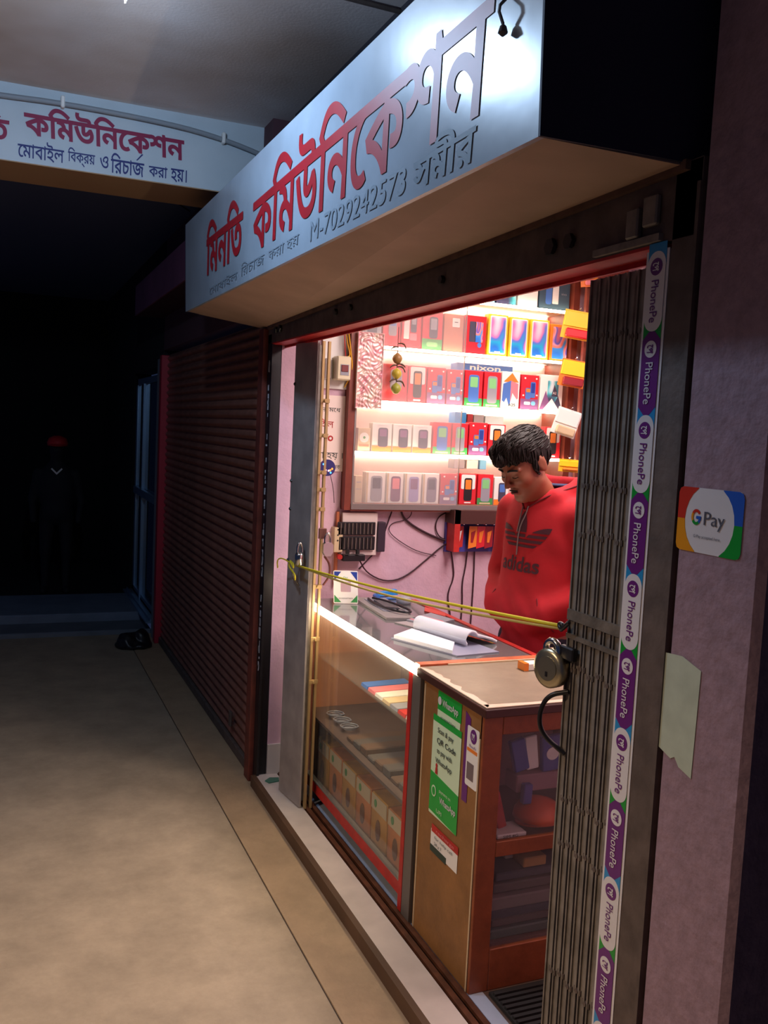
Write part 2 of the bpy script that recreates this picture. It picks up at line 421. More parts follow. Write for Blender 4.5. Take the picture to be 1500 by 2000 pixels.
# ceiling, beam
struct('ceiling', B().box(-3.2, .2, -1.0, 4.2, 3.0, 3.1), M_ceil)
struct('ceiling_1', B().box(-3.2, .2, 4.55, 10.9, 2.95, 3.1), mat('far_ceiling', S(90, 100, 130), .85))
bm_ = struct('trim_7', B().box(-3.2, .05, 4.2, 4.55, 2.69, 3.1), M_beam)
struct('trim_8', B().box(-3.2, .05, 4.201, 4.549, 2.686, 2.692), mat('beam_warm_lit', S(176, 140, 104), .7), None)  # warm light from below put into the colour of the beam's underside
# facade over the opening, neighbours' facade
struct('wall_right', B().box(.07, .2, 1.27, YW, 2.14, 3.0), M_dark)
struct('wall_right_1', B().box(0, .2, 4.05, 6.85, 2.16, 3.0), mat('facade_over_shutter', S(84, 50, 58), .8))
# pillar to the right of the gate
pil = struct('wall_right_2', B().box(0, .3, 1.066, 1.268, -.06, 3.0, .012), M_pillar)
# dark opening right of the pillar, its shade put into black colour
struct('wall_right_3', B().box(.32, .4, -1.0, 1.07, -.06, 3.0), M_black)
# partition between the shops (faces the viewer) and shop shell
struct('wall_back', B().box(.05, 2.0, YW, YW + .09, -.06, 1.288).box(.05, .355, YW, YW + .09, 1.288, 2.75).box(1.575, 2.0, YW, YW + .09, 1.288, 2.75).box(.355, 1.575, YW, YW + .09, 2.64, 2.75).box(.30, 1.7, 4.155, 4.18, 1.2, 2.75), M_wallp)
struct('wall_left', B().box(1.9, 2.0, 1.2, YW, -.06, 2.75), M_wallp)
struct('wall_front', B().box(.30, 2.0, 1.15, 1.2, -.06, 2.75), M_wallp)
struct('ceiling_2', B().box(.07, 2.0, 1.15, YW + .09, 2.62, 2.75), mat('shop_ceiling', S(230, 215, 212), .7))
# white tile skirting at foot of the far jamb
struct('baseboard_left', B().box(.05, .30, YW - .012, YW, .05, .19), mat('skirting_tile', S(205, 196, 190), .4))
# far walls
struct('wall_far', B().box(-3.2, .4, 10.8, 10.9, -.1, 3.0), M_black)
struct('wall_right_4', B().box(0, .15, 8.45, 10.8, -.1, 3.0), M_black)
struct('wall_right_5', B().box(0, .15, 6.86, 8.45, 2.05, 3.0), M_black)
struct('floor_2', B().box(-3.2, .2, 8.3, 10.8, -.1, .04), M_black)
struct('floor_3', B().box(-3.2, 0, 7.45, 8.3, -.1, .10, .01), mat('step_top', S(120, 132, 150), .6, var=.15))
struct('floor_4', B().box(-3.2, 0, 7.1, 7.45, -.1, .035, .01), mat('step_low', S(110, 116, 126), .6, var=.15))
struct('trim_9', B().box(-.02, .1, 6.86, 7.0, .0, 2.1), mat('grey_pillar', S(130, 136, 140), .7))
# neighbour shop door: aluminium frame with glass, seen edge-on
dr = struct('door_1', B().box(.02, .06, 7.0, 7.06, .1, 2.0).box(.02, .06, 8.34, 8.42, .1, 2.0).box(.02, .06, 7.0, 8.42, 1.95, 2.0).box(.02, .06, 7.0, 8.42, .1, .16), mat('door_alu', S(140, 170, 200), .35, .6))
struct('glass_pane', B().box(.035, .042, 7.06, 8.34, .16, 1.95), M_gls3, dr)
struct('mid_rail', B().box(.01, .05, 7.9, 7.96, .1, 1.95).box(.0, .03, 7.06, 8.34, 1.0, 1.06), MATS['door_alu'], dr)
struct('sill_track', B().box(-.06, .1, 7.0, 8.42, .1, .115).box(-.03, -.02, 7.0, 8.42, .115, .13).box(.02, .03, 7.0, 8.42, .115, .13), MATS['door_alu'], dr)
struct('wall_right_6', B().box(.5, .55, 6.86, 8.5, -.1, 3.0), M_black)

# ------------------------------------------------ beam lettering (painted on the beam facing the viewer)
def BT(body, x0, x1, z0, z1, mt, name='lettering', shear=0.0, bold=.02, slope=0.):
    text(body, FY((x0 + x1) / 2, 4.199, (z0 + z1) / 2), x1 - x0, z1 - z0, mt, bm_, name, shear, bold, warp=lambda u, v: (u, v + slope * u))
BT('িত', -1.20, -1.075, 2.76, 2.885, M_mag, bold=.025)
BT('কিমউিনেকশন', -1.02, -.36, 2.80, 2.925, M_mag, bold=.03, slope=-.01, shear=-.05)
BT('\u09c7\u09ae\u09be\u09ac\u09be\u0987\u09b2', -1.042, -.86, 2.705, 2.785, M_navy, bold=.01)
BT('\u09bf\u09ac\u0995\u09cd\u09b0\u09df', -.845, -.735, 2.705, 2.78, M_cyan if False else M_navy, bold=.01)
BT('ও', -.715, -.68, 2.715, 2.765, M_navy, bold=.01)
BT('\u09bf\u09b0\u099a\u09be\u099c', -.67, -.53, 2.70, 2.785, M_navy, bold=.012)
BT('করা', -.51, -.43, 2.71, 2.758, M_navy, bold=.012)
BT('\u09b9\u09df\u0964', -.415, -.345, 2.70, 2.758, M_navy, bold=.012)
part('lettering', B().slab([(0, 0), (.006, .0), (.030, .028), (.024, .030)], FY(-.565, 4.199, 2.768), .0006), M_navy, bm_)
# grey conduit draped over the beam
cb = thing('cable_conduit', 'grey flexible conduit drooping across the lettered beam', 'conduit', (-.5, 4.17, 2.9))
part('conduit', B().tube([(-1.9, 4.185, 2.96), (-1.4, 4.18, 2.93), (-1.11, 4.18, 2.937), (-.866, 4.18, 2.948), (-.43, 4.18, 2.940), (-.2, 4.18, 2.915), (-.005, 4.18, 2.872), (.07, 4.18, 2.84)], .011, 8, 2), mat('conduit_grey', S(140, 146, 152), .6), cb, True)
for x, z in ((-.87, 2.95), (-.19, 2.915)):
    part('saddle_clip', B().box(x - .008, x + .008, 4.165, 4.2, z - .022, z + .026, .004), M_white, cb)
tag(part('ceiling_conduit', B().tube([(-.35, 2.81, 2.99), (.07, 2.81, 2.985)], .008, 6), M_irond), 'thin dark conduit running along the ceiling near the sign', 'conduit')
tag(part('hanging_wire', B().tube([(-.60, 4.60, 2.93), (-.55, 4.62, 2.86), (-.45, 4.7, 2.80), (-.3, 4.8, 2.76), (-.2, 4.9, 2.74)], .004, 5, 2).box(-.64, -.58, 4.58, 4.62, 2.88, 2.95), M_blk), 'thin black wire sagging behind the lettered beam', 'wire')
# passage lamp (above the frame)
lp = thing('ceiling_lamp', 'white bulb lamp on the passage ceiling at top left', 'lamp', (-.85, 2.56, 3.0))
part('holder', B().cyl((-.85, 2.56, 2.88), (-.85, 2.56, 3.0), .03, .045, 16), M_white, lp)
part('bulb', B().lathe([(.012, .10), (.03, .07), (.036, .045), (.03, .015), (.008, 0)], (-.85, 2.56, 2.78), 16), M_cyl, lp, True)

part('light_blocker', B().box(-.802, -.798, 2.1, 2.64, 2.755, 2.812).box(-.802, -.798, 2.3, 2.32, 2.812, 3.0), M_white, lp)  # unseen board added beside the bulb to shade part of the ceiling
# ================================================================== SHOP SIGN (box over the opening)
Y0, Y1 = 1.315, 4.38
sg = thing('shop_sign', 'white shop sign box with big red painted lettering above the opening', 'sign', (-.15, 2.8, 2.15))
def zb(y): return 2.14 + (y - 1.33) * .009      # lower front edge rises slightly away from the viewer
sb = B()
sb.hexa([(-.30, Y0, 2.135), (-.288, Y0, 2.135), (-.288, Y1, 2.163), (-.30, Y1, 2.163), (-.312, Y0, 2.54), (-.30, Y0, 2.54), (-.30, Y1, 2.56), (-.312, Y1, 2.56)])
part('face_panel', sb, M_sign, sg)
part('soffit_panel', B().hexa([(-.288, Y0, 2.135), (.0, Y0, 2.135), (.0, Y1 - .3, 2.085), (-.288, Y1, 2.163), (-.288, Y0, 2.15), (.0, Y0, 2.15), (.0, Y1 - .3, 2.10), (-.288, Y1, 2.178)]), M_soff, sg)
part('end_panel', B().hexa([(-.30, Y0 - .006, 2.135), (.065, Y0 - .006, 2.14), (.065, Y0, 2.14), (-.30, Y0, 2.135), (-.312, Y0 - .006, 2.54), (.065, Y0 - .006, 2.54), (.065, Y0, 2.54), (-.312, Y0, 2.54)]), M_signd, sg)
part('end_panel', B().hexa([(-.30, Y1, 2.163), (.0, Y1 - .3, 2.10), (.0, Y1 - .29, 2.10), (-.30, Y1 + .01, 2.163), (-.312, Y1, 2.56), (.0, Y1 - .3, 2.56), (.0, Y1 - .29, 2.56), (-.312, Y1 + .01, 2.56)]), M_signd, sg)
part('top_panel', B().hexa([(-.30, Y0, 2.54), (.065, Y0, 2.54), (.065, Y1 - .3, 2.56), (-.30, Y1, 2.56), (-.30, Y0, 2.55), (.065, Y0, 2.55), (.065, Y1 - .3, 2.57), (-.30, Y1, 2.57)]), M_signd, sg)
part('hook', B().tube([(-.313, 1.42, 2.39), (-.33, 1.42, 2.37), (-.318, 1.42, 2.345)], .003, 5, 1).lathe([(.002, 0), (.009, .006), (.006, .016), (.002, .02)], (-.318, 1.42, 2.325), 8), M_irond, sg)
def SF(y, z):   # point on the (slightly leaning) sign face
    return ((-.3005 - (z - 2.135) * .0296, y, z), (0, -1, 0), Vector((-.0296, 0, 1)).normalized())
def ST(body, yl, yr, z0l, z1l, z0r, z1r, mt, shear=.12, bold=.03, name='lettering', label=None):
    W = yl - yr; H = 1.0
    def wp(u, v):
        t_ = u / W; zz = (z0l + (z0r - z0l) * t_) * (1 - v) + (z1l + (z1r - z1l) * t_) * v
        return (u, zz - z0l)
    V, F, (x0, x1, y0, y1) = text2d(body, shear, bold)
    b = B(); fr = [Vector(q) for q in SF(yl, z0l)]; N_ = fr[1].cross(fr[2]); P = []
    for x, y in V:
        u, v = wp((x - x0) / (x1 - x0) * W, (y - y0) / (y1 - y0)); P.append(fr[0] + fr[1] * u + fr[2] * v + N_ * .0012)
    b.add(P, F); part(name, b, mt, sg, label=label)
ST('িমনিত', 3.90, 3.27, 2.262, 2.475, 2.25, 2.472, M_signred, .10, .026)
ST('কিমউিনেকশন', 3.13, 1.47, 2.235, 2.475, 2.225, 2.505, M_signred, .10, .018)
ST('\u09c7\u09ae\u09be\u09ac\u09be\u0987\u09b2', 3.84, 3.35, 2.175, 2.215, 2.175, 2.218, M_faded, .1, 0)
ST('\u09bf\u09b0\u099a\u09be\u099c', 3.30, 2.98, 2.18, 2.225, 2.18, 2.225, M_faded, .1, 0)
ST('\u0995\u09b0\u09be \u09b9\u09df', 2.93, 2.60, 2.178, 2.212, 2.178, 2.212, M_faded, .1, 0)
ST('M-7029242573', 2.50, 1.84, 2.168, 2.222, 2.16, 2.215, M_faded, .1, .004)
ST('সমীর', 1.80, 1.525, 2.155, 2.235, 2.150, 2.24, mat('slate_paint', S(92, 106, 120), .6), .1, .02)

# neighbour's sign box further down
ns = thing('fascia_box', 'dim purple fascia box beyond the white sign above the closed shutter', 'sign', (-.1, 5.8, 2.3))
part('face_panel', B().box(-.2, -.19, 4.55, 6.95, 2.40, 2.61), mat('fascia_purple', S(120, 70, 100), .6, var=.2, vscale=4), ns)
part('soffit_panel', B().box(-.19, -.0, 4.55, 6.95, 2.40, 2.41), mat('fascia_dark', S(60, 30, 40), .7), ns)
part('end_panel', B().box(-.2, 0, 4.54, 4.55, 2.40, 2.61), MATS['fascia_dark'], ns)

# ================================================================== LINTEL, JAMBS
lt = thing('shutter_lintel', 'dark iron lintel channel with bolts spanning the shop opening', 'lintel', (.03, 2.6, 2.05))
def ZL(y): return 2.139 - (y - 1.33) * .02
lb = B(); lb.hexa([(.0, 1.27, 2.012), (.07, 1.27, 2.012), (.07, YW + .08, 2.012), (.0, YW + .08, 2.012), (.0, 1.27, 2.142), (.07, 1.27, 2.142), (.07, YW + .08, 2.084), (.0, YW + .08, 2.084)])
part('channel', lb, M_irond, lt)
part('top_flange', B().hexa([(-.012, 1.3, 2.125), (.0, 1.3, 2.125), (.0, YW + .03, 2.072), (-.012, YW + .03, 2.072), (-.012, 1.3, 2.142), (.0, 1.3, 2.142), (.0, YW + .03, 2.087), (-.012, YW + .03, 2.087)]), mat('flange_rust', S(112, 84, 70), .6, .2, var=.3, vscale=20), lt)
part('red_angle', B().box(.0, .07, 1.36, YW, 2.006, 2.012).box(.062, .07, 1.36, YW, 1.996, 2.006), M_redp, lt, label='red-painted lower edge')
for y, r in ((1.72, .019), (1.65, .017), (2.25, .012), (2.95, .012), (3.1, .012), (3.8, .018), (3.86, .015)):
    part('bolt', B().lathe([(r, 0), (r, .008), (r * .6, .016), (r * .3, .018)], (-.0005, y, 2.062), 6, 'X'), M_blk, lt)
for v in lt.children:
    if v.name.startswith('bolt'): v.data.transform(Matrix.Translation((-.012, 0, 0)))
part('bracket', B().box(-.014, .0, 1.42, 1.455, 2.03, 2.085, .003).box(-.012, .0, 1.37, 1.41, 2.045, 2.10, .003).box(-.01, .0, 1.36, 1.56, 2.015, 2.028), M_gate, lt)
# far jamb: guide channel facing the viewer, rail with torn sticker flecks, red-brown guide of neighbour
jg = thing('shutter_guide', 'black steel guide channel on the far side of the opening', 'guide rail', (.02, YW, 0))
part('channel', B().box(.0, .046, YW - .004, YW + .05, 0, 2.05).box(.0, .01, YW - .02, YW, 0.05, 2.01), M_blk, jg)
fk = B()
for i in range(60):
    z = random.uniform(.5, 1.95); fk.box(-.0015, 0, YW + .006 + random.random() * .01, YW + .012 + random.random() * .016, z, z + random.uniform(.006, .03))
part('paint_flecks', fk, mat('fleck_white', S(200, 200, 205), .7), jg, label='torn white sticker flecks', kind='stuff')
ng = thing('closed_shutter', 'red-brown closed roller shutter of the next shop', 'shutter', (0, 5.4, 0))
part('guide_rail', B().box(-.022, .03, YW + .05, YW + .13, 0, 2.078, .004), M_rust, ng)
part('guide_rail', B().box(-.03, .03, 6.76, 6.84, 0, 2.12, .004), mat('shutter_guide_red', S(178, 34, 56), .5), ng)
NS = 42; sh = 2.08 / NS
me = None
for i in range(NS):
    z = .045 + i * sh
    if me is None:
        b = B(); pr_ = []
        for k in range(9):
            t_ = k / 8; pr_.append((.018 * math.sin(t_ * PI) ** .8, t_ * sh * .86))
        pr_.append((0, sh))
        n = len(pr_); y0, y1 = YW + .13, 6.76
        V = [(.03 - a, y0, h_ + z) for a, h_ in pr_] + [(.03 - a, y1, h_ + z) for a, h_ in pr_]
        b.add(V, [(k, k + 1, n + k + 1, n + k) for k in range(n - 1)])
        me = part('slat', b, M_shut, ng, True)
    else:
        c = me.copy(); COL.objects.link(c); c.location = (0, 0, i * sh)
part('bottom_bar', B().box(-.0, .035, YW + .13, 6.76, .0, .05, .003), M_irond, ng)
part('lock_eye', B().box(-.012, .0, 4.42, 4.46, .12, .20, .004), M_irond, ng)

# ================================================================== FOLDING GATE (two bunched leaves)
def gate(label, ys, xs, z1=1.998, flip=False):
    g = thing('folding_gate', label, 'gate', (.08, sum(ys) / len(ys), .05))
    proto = None; px = xs[0]
    b = B(); b.box(px, px + .02, ys[0] - .0125, ys[0] + .0125, .06, z1 - .01); 
    b.box(px - .004, px, ys[0] - .0125, ys[0] - .008, .06, z1 - .01); b.box(px - .004, px, ys[0] + .008, ys[0] + .0125, .06, z1 - .01)
    proto = part('picket', b, M_gate, g)
    for y, x in list(zip(ys, xs))[1:]:
        c = proto.copy(); COL.objects.link(c); c.location = (x - px, y - ys[0], 0)
    return g
gy = [1.415 + .0315 * i for i in range(8)]
gr = gate('bunched folding steel gate beside the sticker strip at right', gy, [.055] * 8)
for z in (1.865, 1.56, 1.455, 1.16, .87, .77, .475):
    for i, y in enumerate(gy[:-1]):
        zz = z + (0.004 if i % 2 else -.006)
        part('cross_link', B().box(.052, .058, y + .004, y + .028, zz - .006, zz + .006).cyl((.049, y + .016, zz), (.052, y + .016, zz), .005, n=8), M_irond, gr)
part('channel', B().box(.0, .07, 1.335, 1.402, .0, 1.998), M_irond, gr)
part('lock_strap', B().box(.046, .053, 1.40, 1.645, 1.262, 1.285).box(.046, .053, 1.40, 1.645, 1.222, 1.232), M_iron, gr)
part('hasp', B().box(.035, .05, 1.60, 1.665, 1.175, 1.205, .003).box(.035, .05, 1.645, 1.675, 1.12, 1.205, .003), M_blk, gr)
part('handle', B().tube([(.05, 1.625, 1.105), (.02, 1.66, 1.09), (.01, 1.675, 1.045), (.015, 1.67, 1.0), (.05, 1.625, .965)], .0055, 8, 3), M_blk, gr, True, label='curved black pull handle')
gd = struct('trim_10', B().box(.0, .065, 1.268, 1.335, .0, 2.14).box(-.004, 0, 1.268, 1.276, 0, 2.1), M_irond)

gy2 = [3.60, 3.632, 3.664, 3.696, 3.725]
gl = gate('bunched folding gate leaf with flat grey plate at the far jamb', gy2, [.098] * 5)
part('cover_plate', B().hexa([(.078, 3.535, .055), (.086, 3.535, .055), (.058, 3.742, .055), (.050, 3.742, .055), (.078, 3.535, 1.998), (.086, 3.535, 1.998), (.058, 3.742, 1.998), (.050, 3.742, 1.998)]), M_plate, gl, label='flat grey steel plate')
part('edge_bar', B().box(.094, .104, 3.515, 3.53, .055, 1.998), mat('edge_shoplit', S(190, 160, 110), .4, .5), gl)  # golden shop light put into the colour of the gate's steel edges
part('edge_bar', B().box(.118, .128, 3.515, 3.53, .055, 1.998), MATS['edge_shoplit'], gl)
for z in (.60, .78, 1.0, 1.32, 1.40, 1.47, 1.62, 1.76):
    part('cross_link', B().box(.092, .13, 3.51, 3.518, z - .008, z + .008).cyl((.111, 3.50, z), (.111, 3.512, z), .006, n=8), MATS['edge_shoplit'], gl)
for z in (1.83, 1.42, 1.30, 1.08):
    part('rivet', B().lathe([(.009, 0), (.006, -.006), (.002, -.008)], (.052, 3.735, z), 8, 'X'), M_blk, gl)
part('hasp', B().box(.10, .135, 3.49, 3.497, 1.20, 1.245, .003), mat('hasp_brown', S(110, 70, 60), .5, .4), gl)
part('handle', B().tube([(.062, 3.60, 1.10), (.03, 3.60, 1.08), (.03, 3.60, 1.03), (.06, 3.60, .99)], .004, 8, 2), M_iron, gl, True)
part('handle', B().tube([(.128, 3.49, 1.13), (.150, 3.48, 1.10), (.152, 3.48, 1.05), (.128, 3.49, 1.01)], .0045, 8, 3), M_rust, gl, True)

# padlocks
def padlock(name, label, c, R, ax, mt, th=.03, round_=True):
    """round disc padlock with a shackle; flat axis ax"""
    p = thing(name, label, 'padlock', c); x, y, z = c
    part('lock_body', B().lathe([(R * .80, -th / 2), (R, -th * .36), (R, th * .36), (R * .80, th / 2)], c, 28, ax), mt, p, True)
    part('face_disc', B().lathe([(R * .62, -th * .56), (R * .62, th * .56)], c, 24, ax), mt, p)
    if ax == 'X':
        part('shackle', B().tube([(x, y - R * .42, z + R * .75), (x, y - R * .42, z + R * 1.2), (x, y, z + R * 1.45), (x, y + R * .42, z + R * 1.2), (x, y + R * .42, z + R * .75)], R * .17, 8, 2), M_chrome, p, True)
        part('keyhole', B().box(x - th * .6, x - th * .55, y - .003, y + .003, z - R * .4, z - R * .15), M_blk, p)
    else:
        part('shackle', B().tube([(x - R * .42, y, z + R * .75), (x - R * .42, y, z + R * 1.2), (x, y, z + R * 1.45), (x + R * .42, y, z + R * 1.2), (x + R * .42, y, z + R * .75)], R * .17, 8, 2), M_chrome, p, True)
        part('keyhole', B().box(x - .003, x + .003, y - th * .6, y - th * .55, z - R * .4, z - R * .15), M_blk, p)
    return p
pk = padlock('padlock', 'large round steel padlock hanging on the right gate', (.03, 1.668, 1.148), .044, 'X', M_brass, .028)
pk.rotation_euler = (0, 0, math.radians(14))
# near-left: hook lock on plate and shield lock on hasp
pl = thing('padlock', 'small bright padlock against the grey gate plate', 'padlock', (.045, 3.56, 1.13))
part('lock_body', B().lathe([(.010, -.045), (.019, -.038), (.020, .0), (.014, .012)], (.045, 3.56, 1.125), 14), M_chrome, pl, True)
part('shackle', B().tube([(.035, 3.56, 1.13), (.035, 3.56, 1.165), (.045, 3.56, 1.178), (.055, 3.56, 1.165), (.055, 3.56, 1.13)], .005, 8, 2), M_chrome, pl, True)
p2 = thing('padlock', 'chrome shield padlock hanging from the brown hasp', 'padlock', (.133, 3.47, 1.185))
part('lock_body', B().slab([(-.021, .012), (-.021, -.018), (-.012, -.034), (.012, -.034), (.021, -.018), (.021, .012), (.012, .022), (-.012, .022)], ((.133, 3.48, 1.168), (1, 0, 0), (0, 0, 1)), .022), M_chrome, p2)
part('shackle', B().tube([(.121, 3.47, 1.185), (.121, 3.47, 1.215), (.133, 3.47, 1.23), (.145, 3.47, 1.215), (.145, 3.47, 1.185)], .0045, 8, 2), M_chrome, p2, True)
# yellow cord
yc = thing('yellow_cord', 'yellow cord tied between the two gate leaves across the opening', 'cord', (.05, 2.6, 1.15))
A_ = Vector((.040, 3.585, 1.078)); Z_ = Vector((.046, 1.655, 1.243))
def sag(s, dz=0.): return [tuple(A_.lerp(Z_, i / 14) + Vector((0, 0, -s * math.sin(PI * i / 14) + dz * i / 14))) for i in range(15)]
part('strand', B().tube(sag(.012), .0045, 6), M_yellowc, yc, True)
part('strand', B().tube(sag(.026, -.006), .004, 6), mat('cord_tan', S(206, 180, 96), .6), yc, True)
part('knot', B().tube([(.03, 3.60, 1.08), (.02, 3.62, 1.10), (.03, 3.58, 1.06), (.028, 3.60, 1.095), (.02, 3.64, 1.07), (.03, 3.57, 1.045), (.03, 3.56, 1.03), (.035, 3.58, 1.02)], .004, 6, 2).tube([(.03, 3.6, 1.08), (.0, 3.66, 1.10), (-.01, 3.70, 1.085), (-.005, 3.70, 1.05)], .003, 6, 2), M_yellowc, yc, True)
part('knot', B().tube([(.04, 1.655, 1.235), (.035, 1.64, 1.25), (.04, 1.665, 1.25), (.035, 1.65, 1.235), (.035, 1.62, 1.26)], .005, 6, 2), M_blk, yc, True)

# ================================================================== STICKER STRIP
st = thing('sticker_strip', 'long strip of purple and white payment stickers on the gate channel', 'sticker', (0, 1.37, 1.2))
part('backing', B().box(-.0012, 0, 1.338, 1.400, .02, 2.0), M_stw, st)
zz = 2.0; hN = .1478
CR = ((0, 0, 0), (0, 0, -1), (0, -1, 0))
for i in range(14):
    zt = zz - i * hN; zb_ = zt - hN; yc_ = 1.369
    if zb_ < .0: break
    white = i % 2 == 0; O = (-.0018, yc_, (zt + zb_) / 2); fr = (O, (0, 0, -1), (0, -1, 0))
    topc, botc = (M_stb, M_stg) if white else (None, None)
    w2 = .0245; L2 = hN / 2
    if white:
        part('corner_print', B().slab([(-L2 - .013, -w2), (-L2 + .026, -w2), (-L2 + .026, w2), (-L2 - .013, w2)], fr, .0004), M_stb, st)
        part('corner_print', B().slab([(L2 - .026, -w2), (L2 + .013, -w2), (L2 + .013, w2), (L2 - .026, w2)], fr, .0004), M_stg, st)
    fr2 = ((-.0023, yc_, (zt + zb_) / 2), (0, 0, -1), (0, -1, 0))
    e = w2 if white else w2
    if white: shp = [(a, b_) for a, b_ in rrect(-L2 + .002, L2 - .002, -w2, w2, w2 * .97, 6)]
    else: shp = [(-L2 - .002, -.008), (-L2 + .013, -w2), (L2 - .013, -w2), (L2 + .002, -.008), (L2 + .002, .008), (L2 - .013, w2), (-L2 + .013, w2), (-L2 - .002, .008)]
    sgm = part('name_panel', B().slab(shp, (Vector(fr2[0]) + Vector((.0002 if not white else 0, 0, 0)), fr2[1], fr2[2]), .0004), M_stw if white else M_pverp, st)
    ink = M_pverp if white else M_stw; pap = M_stw if white else M_pverp
    f3 = lambda u, v, d: ((-.0028 - d, yc_ - v, (zt + zb_) / 2 - u), (0, 0, -1), (0, -1, 0))
    part('logo', B().slab(ell(0, 0, .0155, .0165), f3(-L2 + .030, 0, 0), .0004), ink, sgm)
    text('েপ', f3(-L2 + .030, 0, .0006), .016, .018, pap, sgm, 'logo_glyph', bold=.02)
    text('PhonePe', f3(.018, 0, .0002), .076, .020, ink, sgm, 'lettering', bold=.003)

# ================================================================== PILLAR STICKERS
gp = thing('payment_sticker', 'white round-cornered sticker with coloured corners on the pink pillar', 'sticker', (0, 1.188, 1.525))
F_ = FX(-.0006, 1.188, 1.525); hw, hh = .076, .055
base = rrect(-hw, hw, -hh, hh, .012)
part('backing', B().slab(base, F_, .0006), M_stw, gp)
def quad(sx, sy):
    P = []
    for a in range(0, 91, 15):
        t_ = math.radians(a); P.append((sx * .058 * math.cos(t_), sy * .062 * math.sin(t_)))
    P = [p for p in P if abs(p[1]) <= hh - .0005]
    return [(P[0][0], 0), (sx * hw, 0), (sx * hw, sy * (hh - .011)), (sx * (hw - .003), sy * (hh - .003)), (sx * (hw - .011), sy * hh), (P[-1][0], sy * hh)] + P[::-1]
for sx, sy, mt in ((-1, 1, mat('st_red', S(200, 50, 30), .35)), (-1, -1, mat('st_amber', S(230, 150, 20), .35)), (1, 1, mat('st_blue2', S(40, 90, 190), .35)), (1, -1, M_stg)):
    part('corner_print', B().slab(quad(sx, sy), FX(-.0013, 1.188, 1.525), .0004), mt, gp)
def garc(a0, a1, mt):
    P = ell(0, 0, .0115, .0135, 10, a0, a1) + ell(0, 0, .007, .0085, 10, a0, a1)[::-1]
    part('logo', B().slab(P, FX(-.0018, 1.188 + .030, 1.530), .0004), mt, gp)
garc(35, 145, MATS['st_red']); garc(145, 215, MATS['st_amber']); garc(215, 310, M_stg); garc(310, 365, MATS['st_blue2'])
part('logo', B().slab([(0, -.003), (.0115, -.003), (.0115, .002), (0, .002)], FX(-.0019, 1.188 + .030, 1.530), .0004), MATS['st_blue2'], gp)
text('Pay', FX(-.0018, 1.188 - .013, 1.526), .048, .030, mat('st_inkgrey', S(90, 90, 100), .4), gp, bold=.0)
text('G·Pay accepted here', FX(-.0018, 1.188 + .002, 1.497), .062, .007, MATS['st_inkgrey'], gp)
pp = part('paper_patch', B().slab([(-.048, .0), (-.046, -.170), (-.010, -.182), (.0, -.176), (.012, -.190), (.044, -.199), (.048, -.010), (.0, .004)], FX(-.0006, 1.226, 1.282), .0008), mat('pale_patch', S(186, 196, 176), .7, var=.1, vscale=20))
tag(pp, 'torn pale grey-green paper patch stuck on the pillar below the sticker', 'paper')

# ================================================================== GLASS COUNTER
CX0, CX1, CY0, CY1 = .15, .635, 2.60, 3.78
gc = thing('display_counter', 'glass display counter with red-taped edges and a glowing front edge', 'counter', (.4, 3.2, .05))
part('base_rail', B().box(CX0, CX0 + .012, CY0 + .03, CY1, .105, .150), M_redp, gc, label='red-taped bottom rail')
part('base_rail', B().box(CX0 - .001, CX0 + .02, CY0 + .03, CY1, .150, .155), M_alu, gc)
part('base_board', B().box(CX0 + .012, CX1, CY0 + .03, CY1, .10, .118), M_brownw, gc)
part('foot', B().box(CX0 + .05, CX0 + .09, CY0 + .06, CY0 + .12, .05, .10), M_irond, gc); part('foot', B().box(CX0 + .05, CX0 + .09, CY1 - .14, CY1 - .08, .05, .10), M_irond, gc)
part('foot', B().box(CX1 - .09, CX1 - .05, CY0 + .06, CY0 + .12, .05, .10), M_irond, gc); part('foot', B().box(CX1 - .09, CX1 - .05, CY1 - .14, CY1 - .08, .05, .10), M_irond, gc)
part('corner_post', B().box(CX0 - .002, CX0 + .03, 2.568, 2.628, .05, .871), M_mullion, gc, label='dull aluminium corner post')
part('red_tape', B().box(CX0 - .004, CX0 + .008, 2.628, 2.655, .06, .88), M_redp, gc)
part('end_panel', B().box(CX0, CX1, CY1 - .012, CY1, .12, .885), mat('end_panel_pinkwood', S(206, 140, 104), .5, var=.12, vscale=6), gc)
part('end_panel', B().box(CX0 + .03, CX1, CY0, CY0 + .012, .12, .885), M_ply, gc)
part('far_post', B().box(CX0 - .004, CX0 + .02, CY1 - .10, CY1 - .085, .13, .885).box(CX0 - .002, CX0 + .012, CY1 - .085, CY1, .13, .885), mat('post_copper', S(170, 96, 66), .4, .3), gc)
part('front_glass', B().box(CX0 + .003, CX0 + .008, CY0 + .05, CY1 - .09, .155, .884), M_gls, gc)
part('top_glass', B().box(CX0, CX1, CY0, CY1, .888, .897), mat('smoky_top', S(112, 112, 110), .12, 0, spec=.9, coat=.6), gc)
part('back_tape', B().box(CX1 - .02, CX1 + .004, CY0 - .0, CY1 - .1, .884, .9005), M_redp, gc, label='red tape along the back edge')
part('back_board', B().box(CX1 - .01, CX1, CY0, CY1, .12, .885), M_brownw, gc)
part('led_strip', B().box(CX0 - .010, CX0 + .010, CY0 + .01, CY1 - .02, .874, .902, .004), M_led, gc, label='glowing warm white strip light')
part('inner_fill', B().box(CX0 + .012, CX0 + .024, CY0 + .03, CY1 - .10, .874, .882), mat('inner_fill_glow', (1, .8, .6), emit=(1, .74, .46), es=40), gc, label='added glowing strip that lights the counter inside')  # glowing strip added to brighten the inside of the counter
sf1 = part('shelf', B().box(CX0 + .06, CX1 - .01, CY0 + .03, CY1 - .012, .645, .652), M_gls, gc)
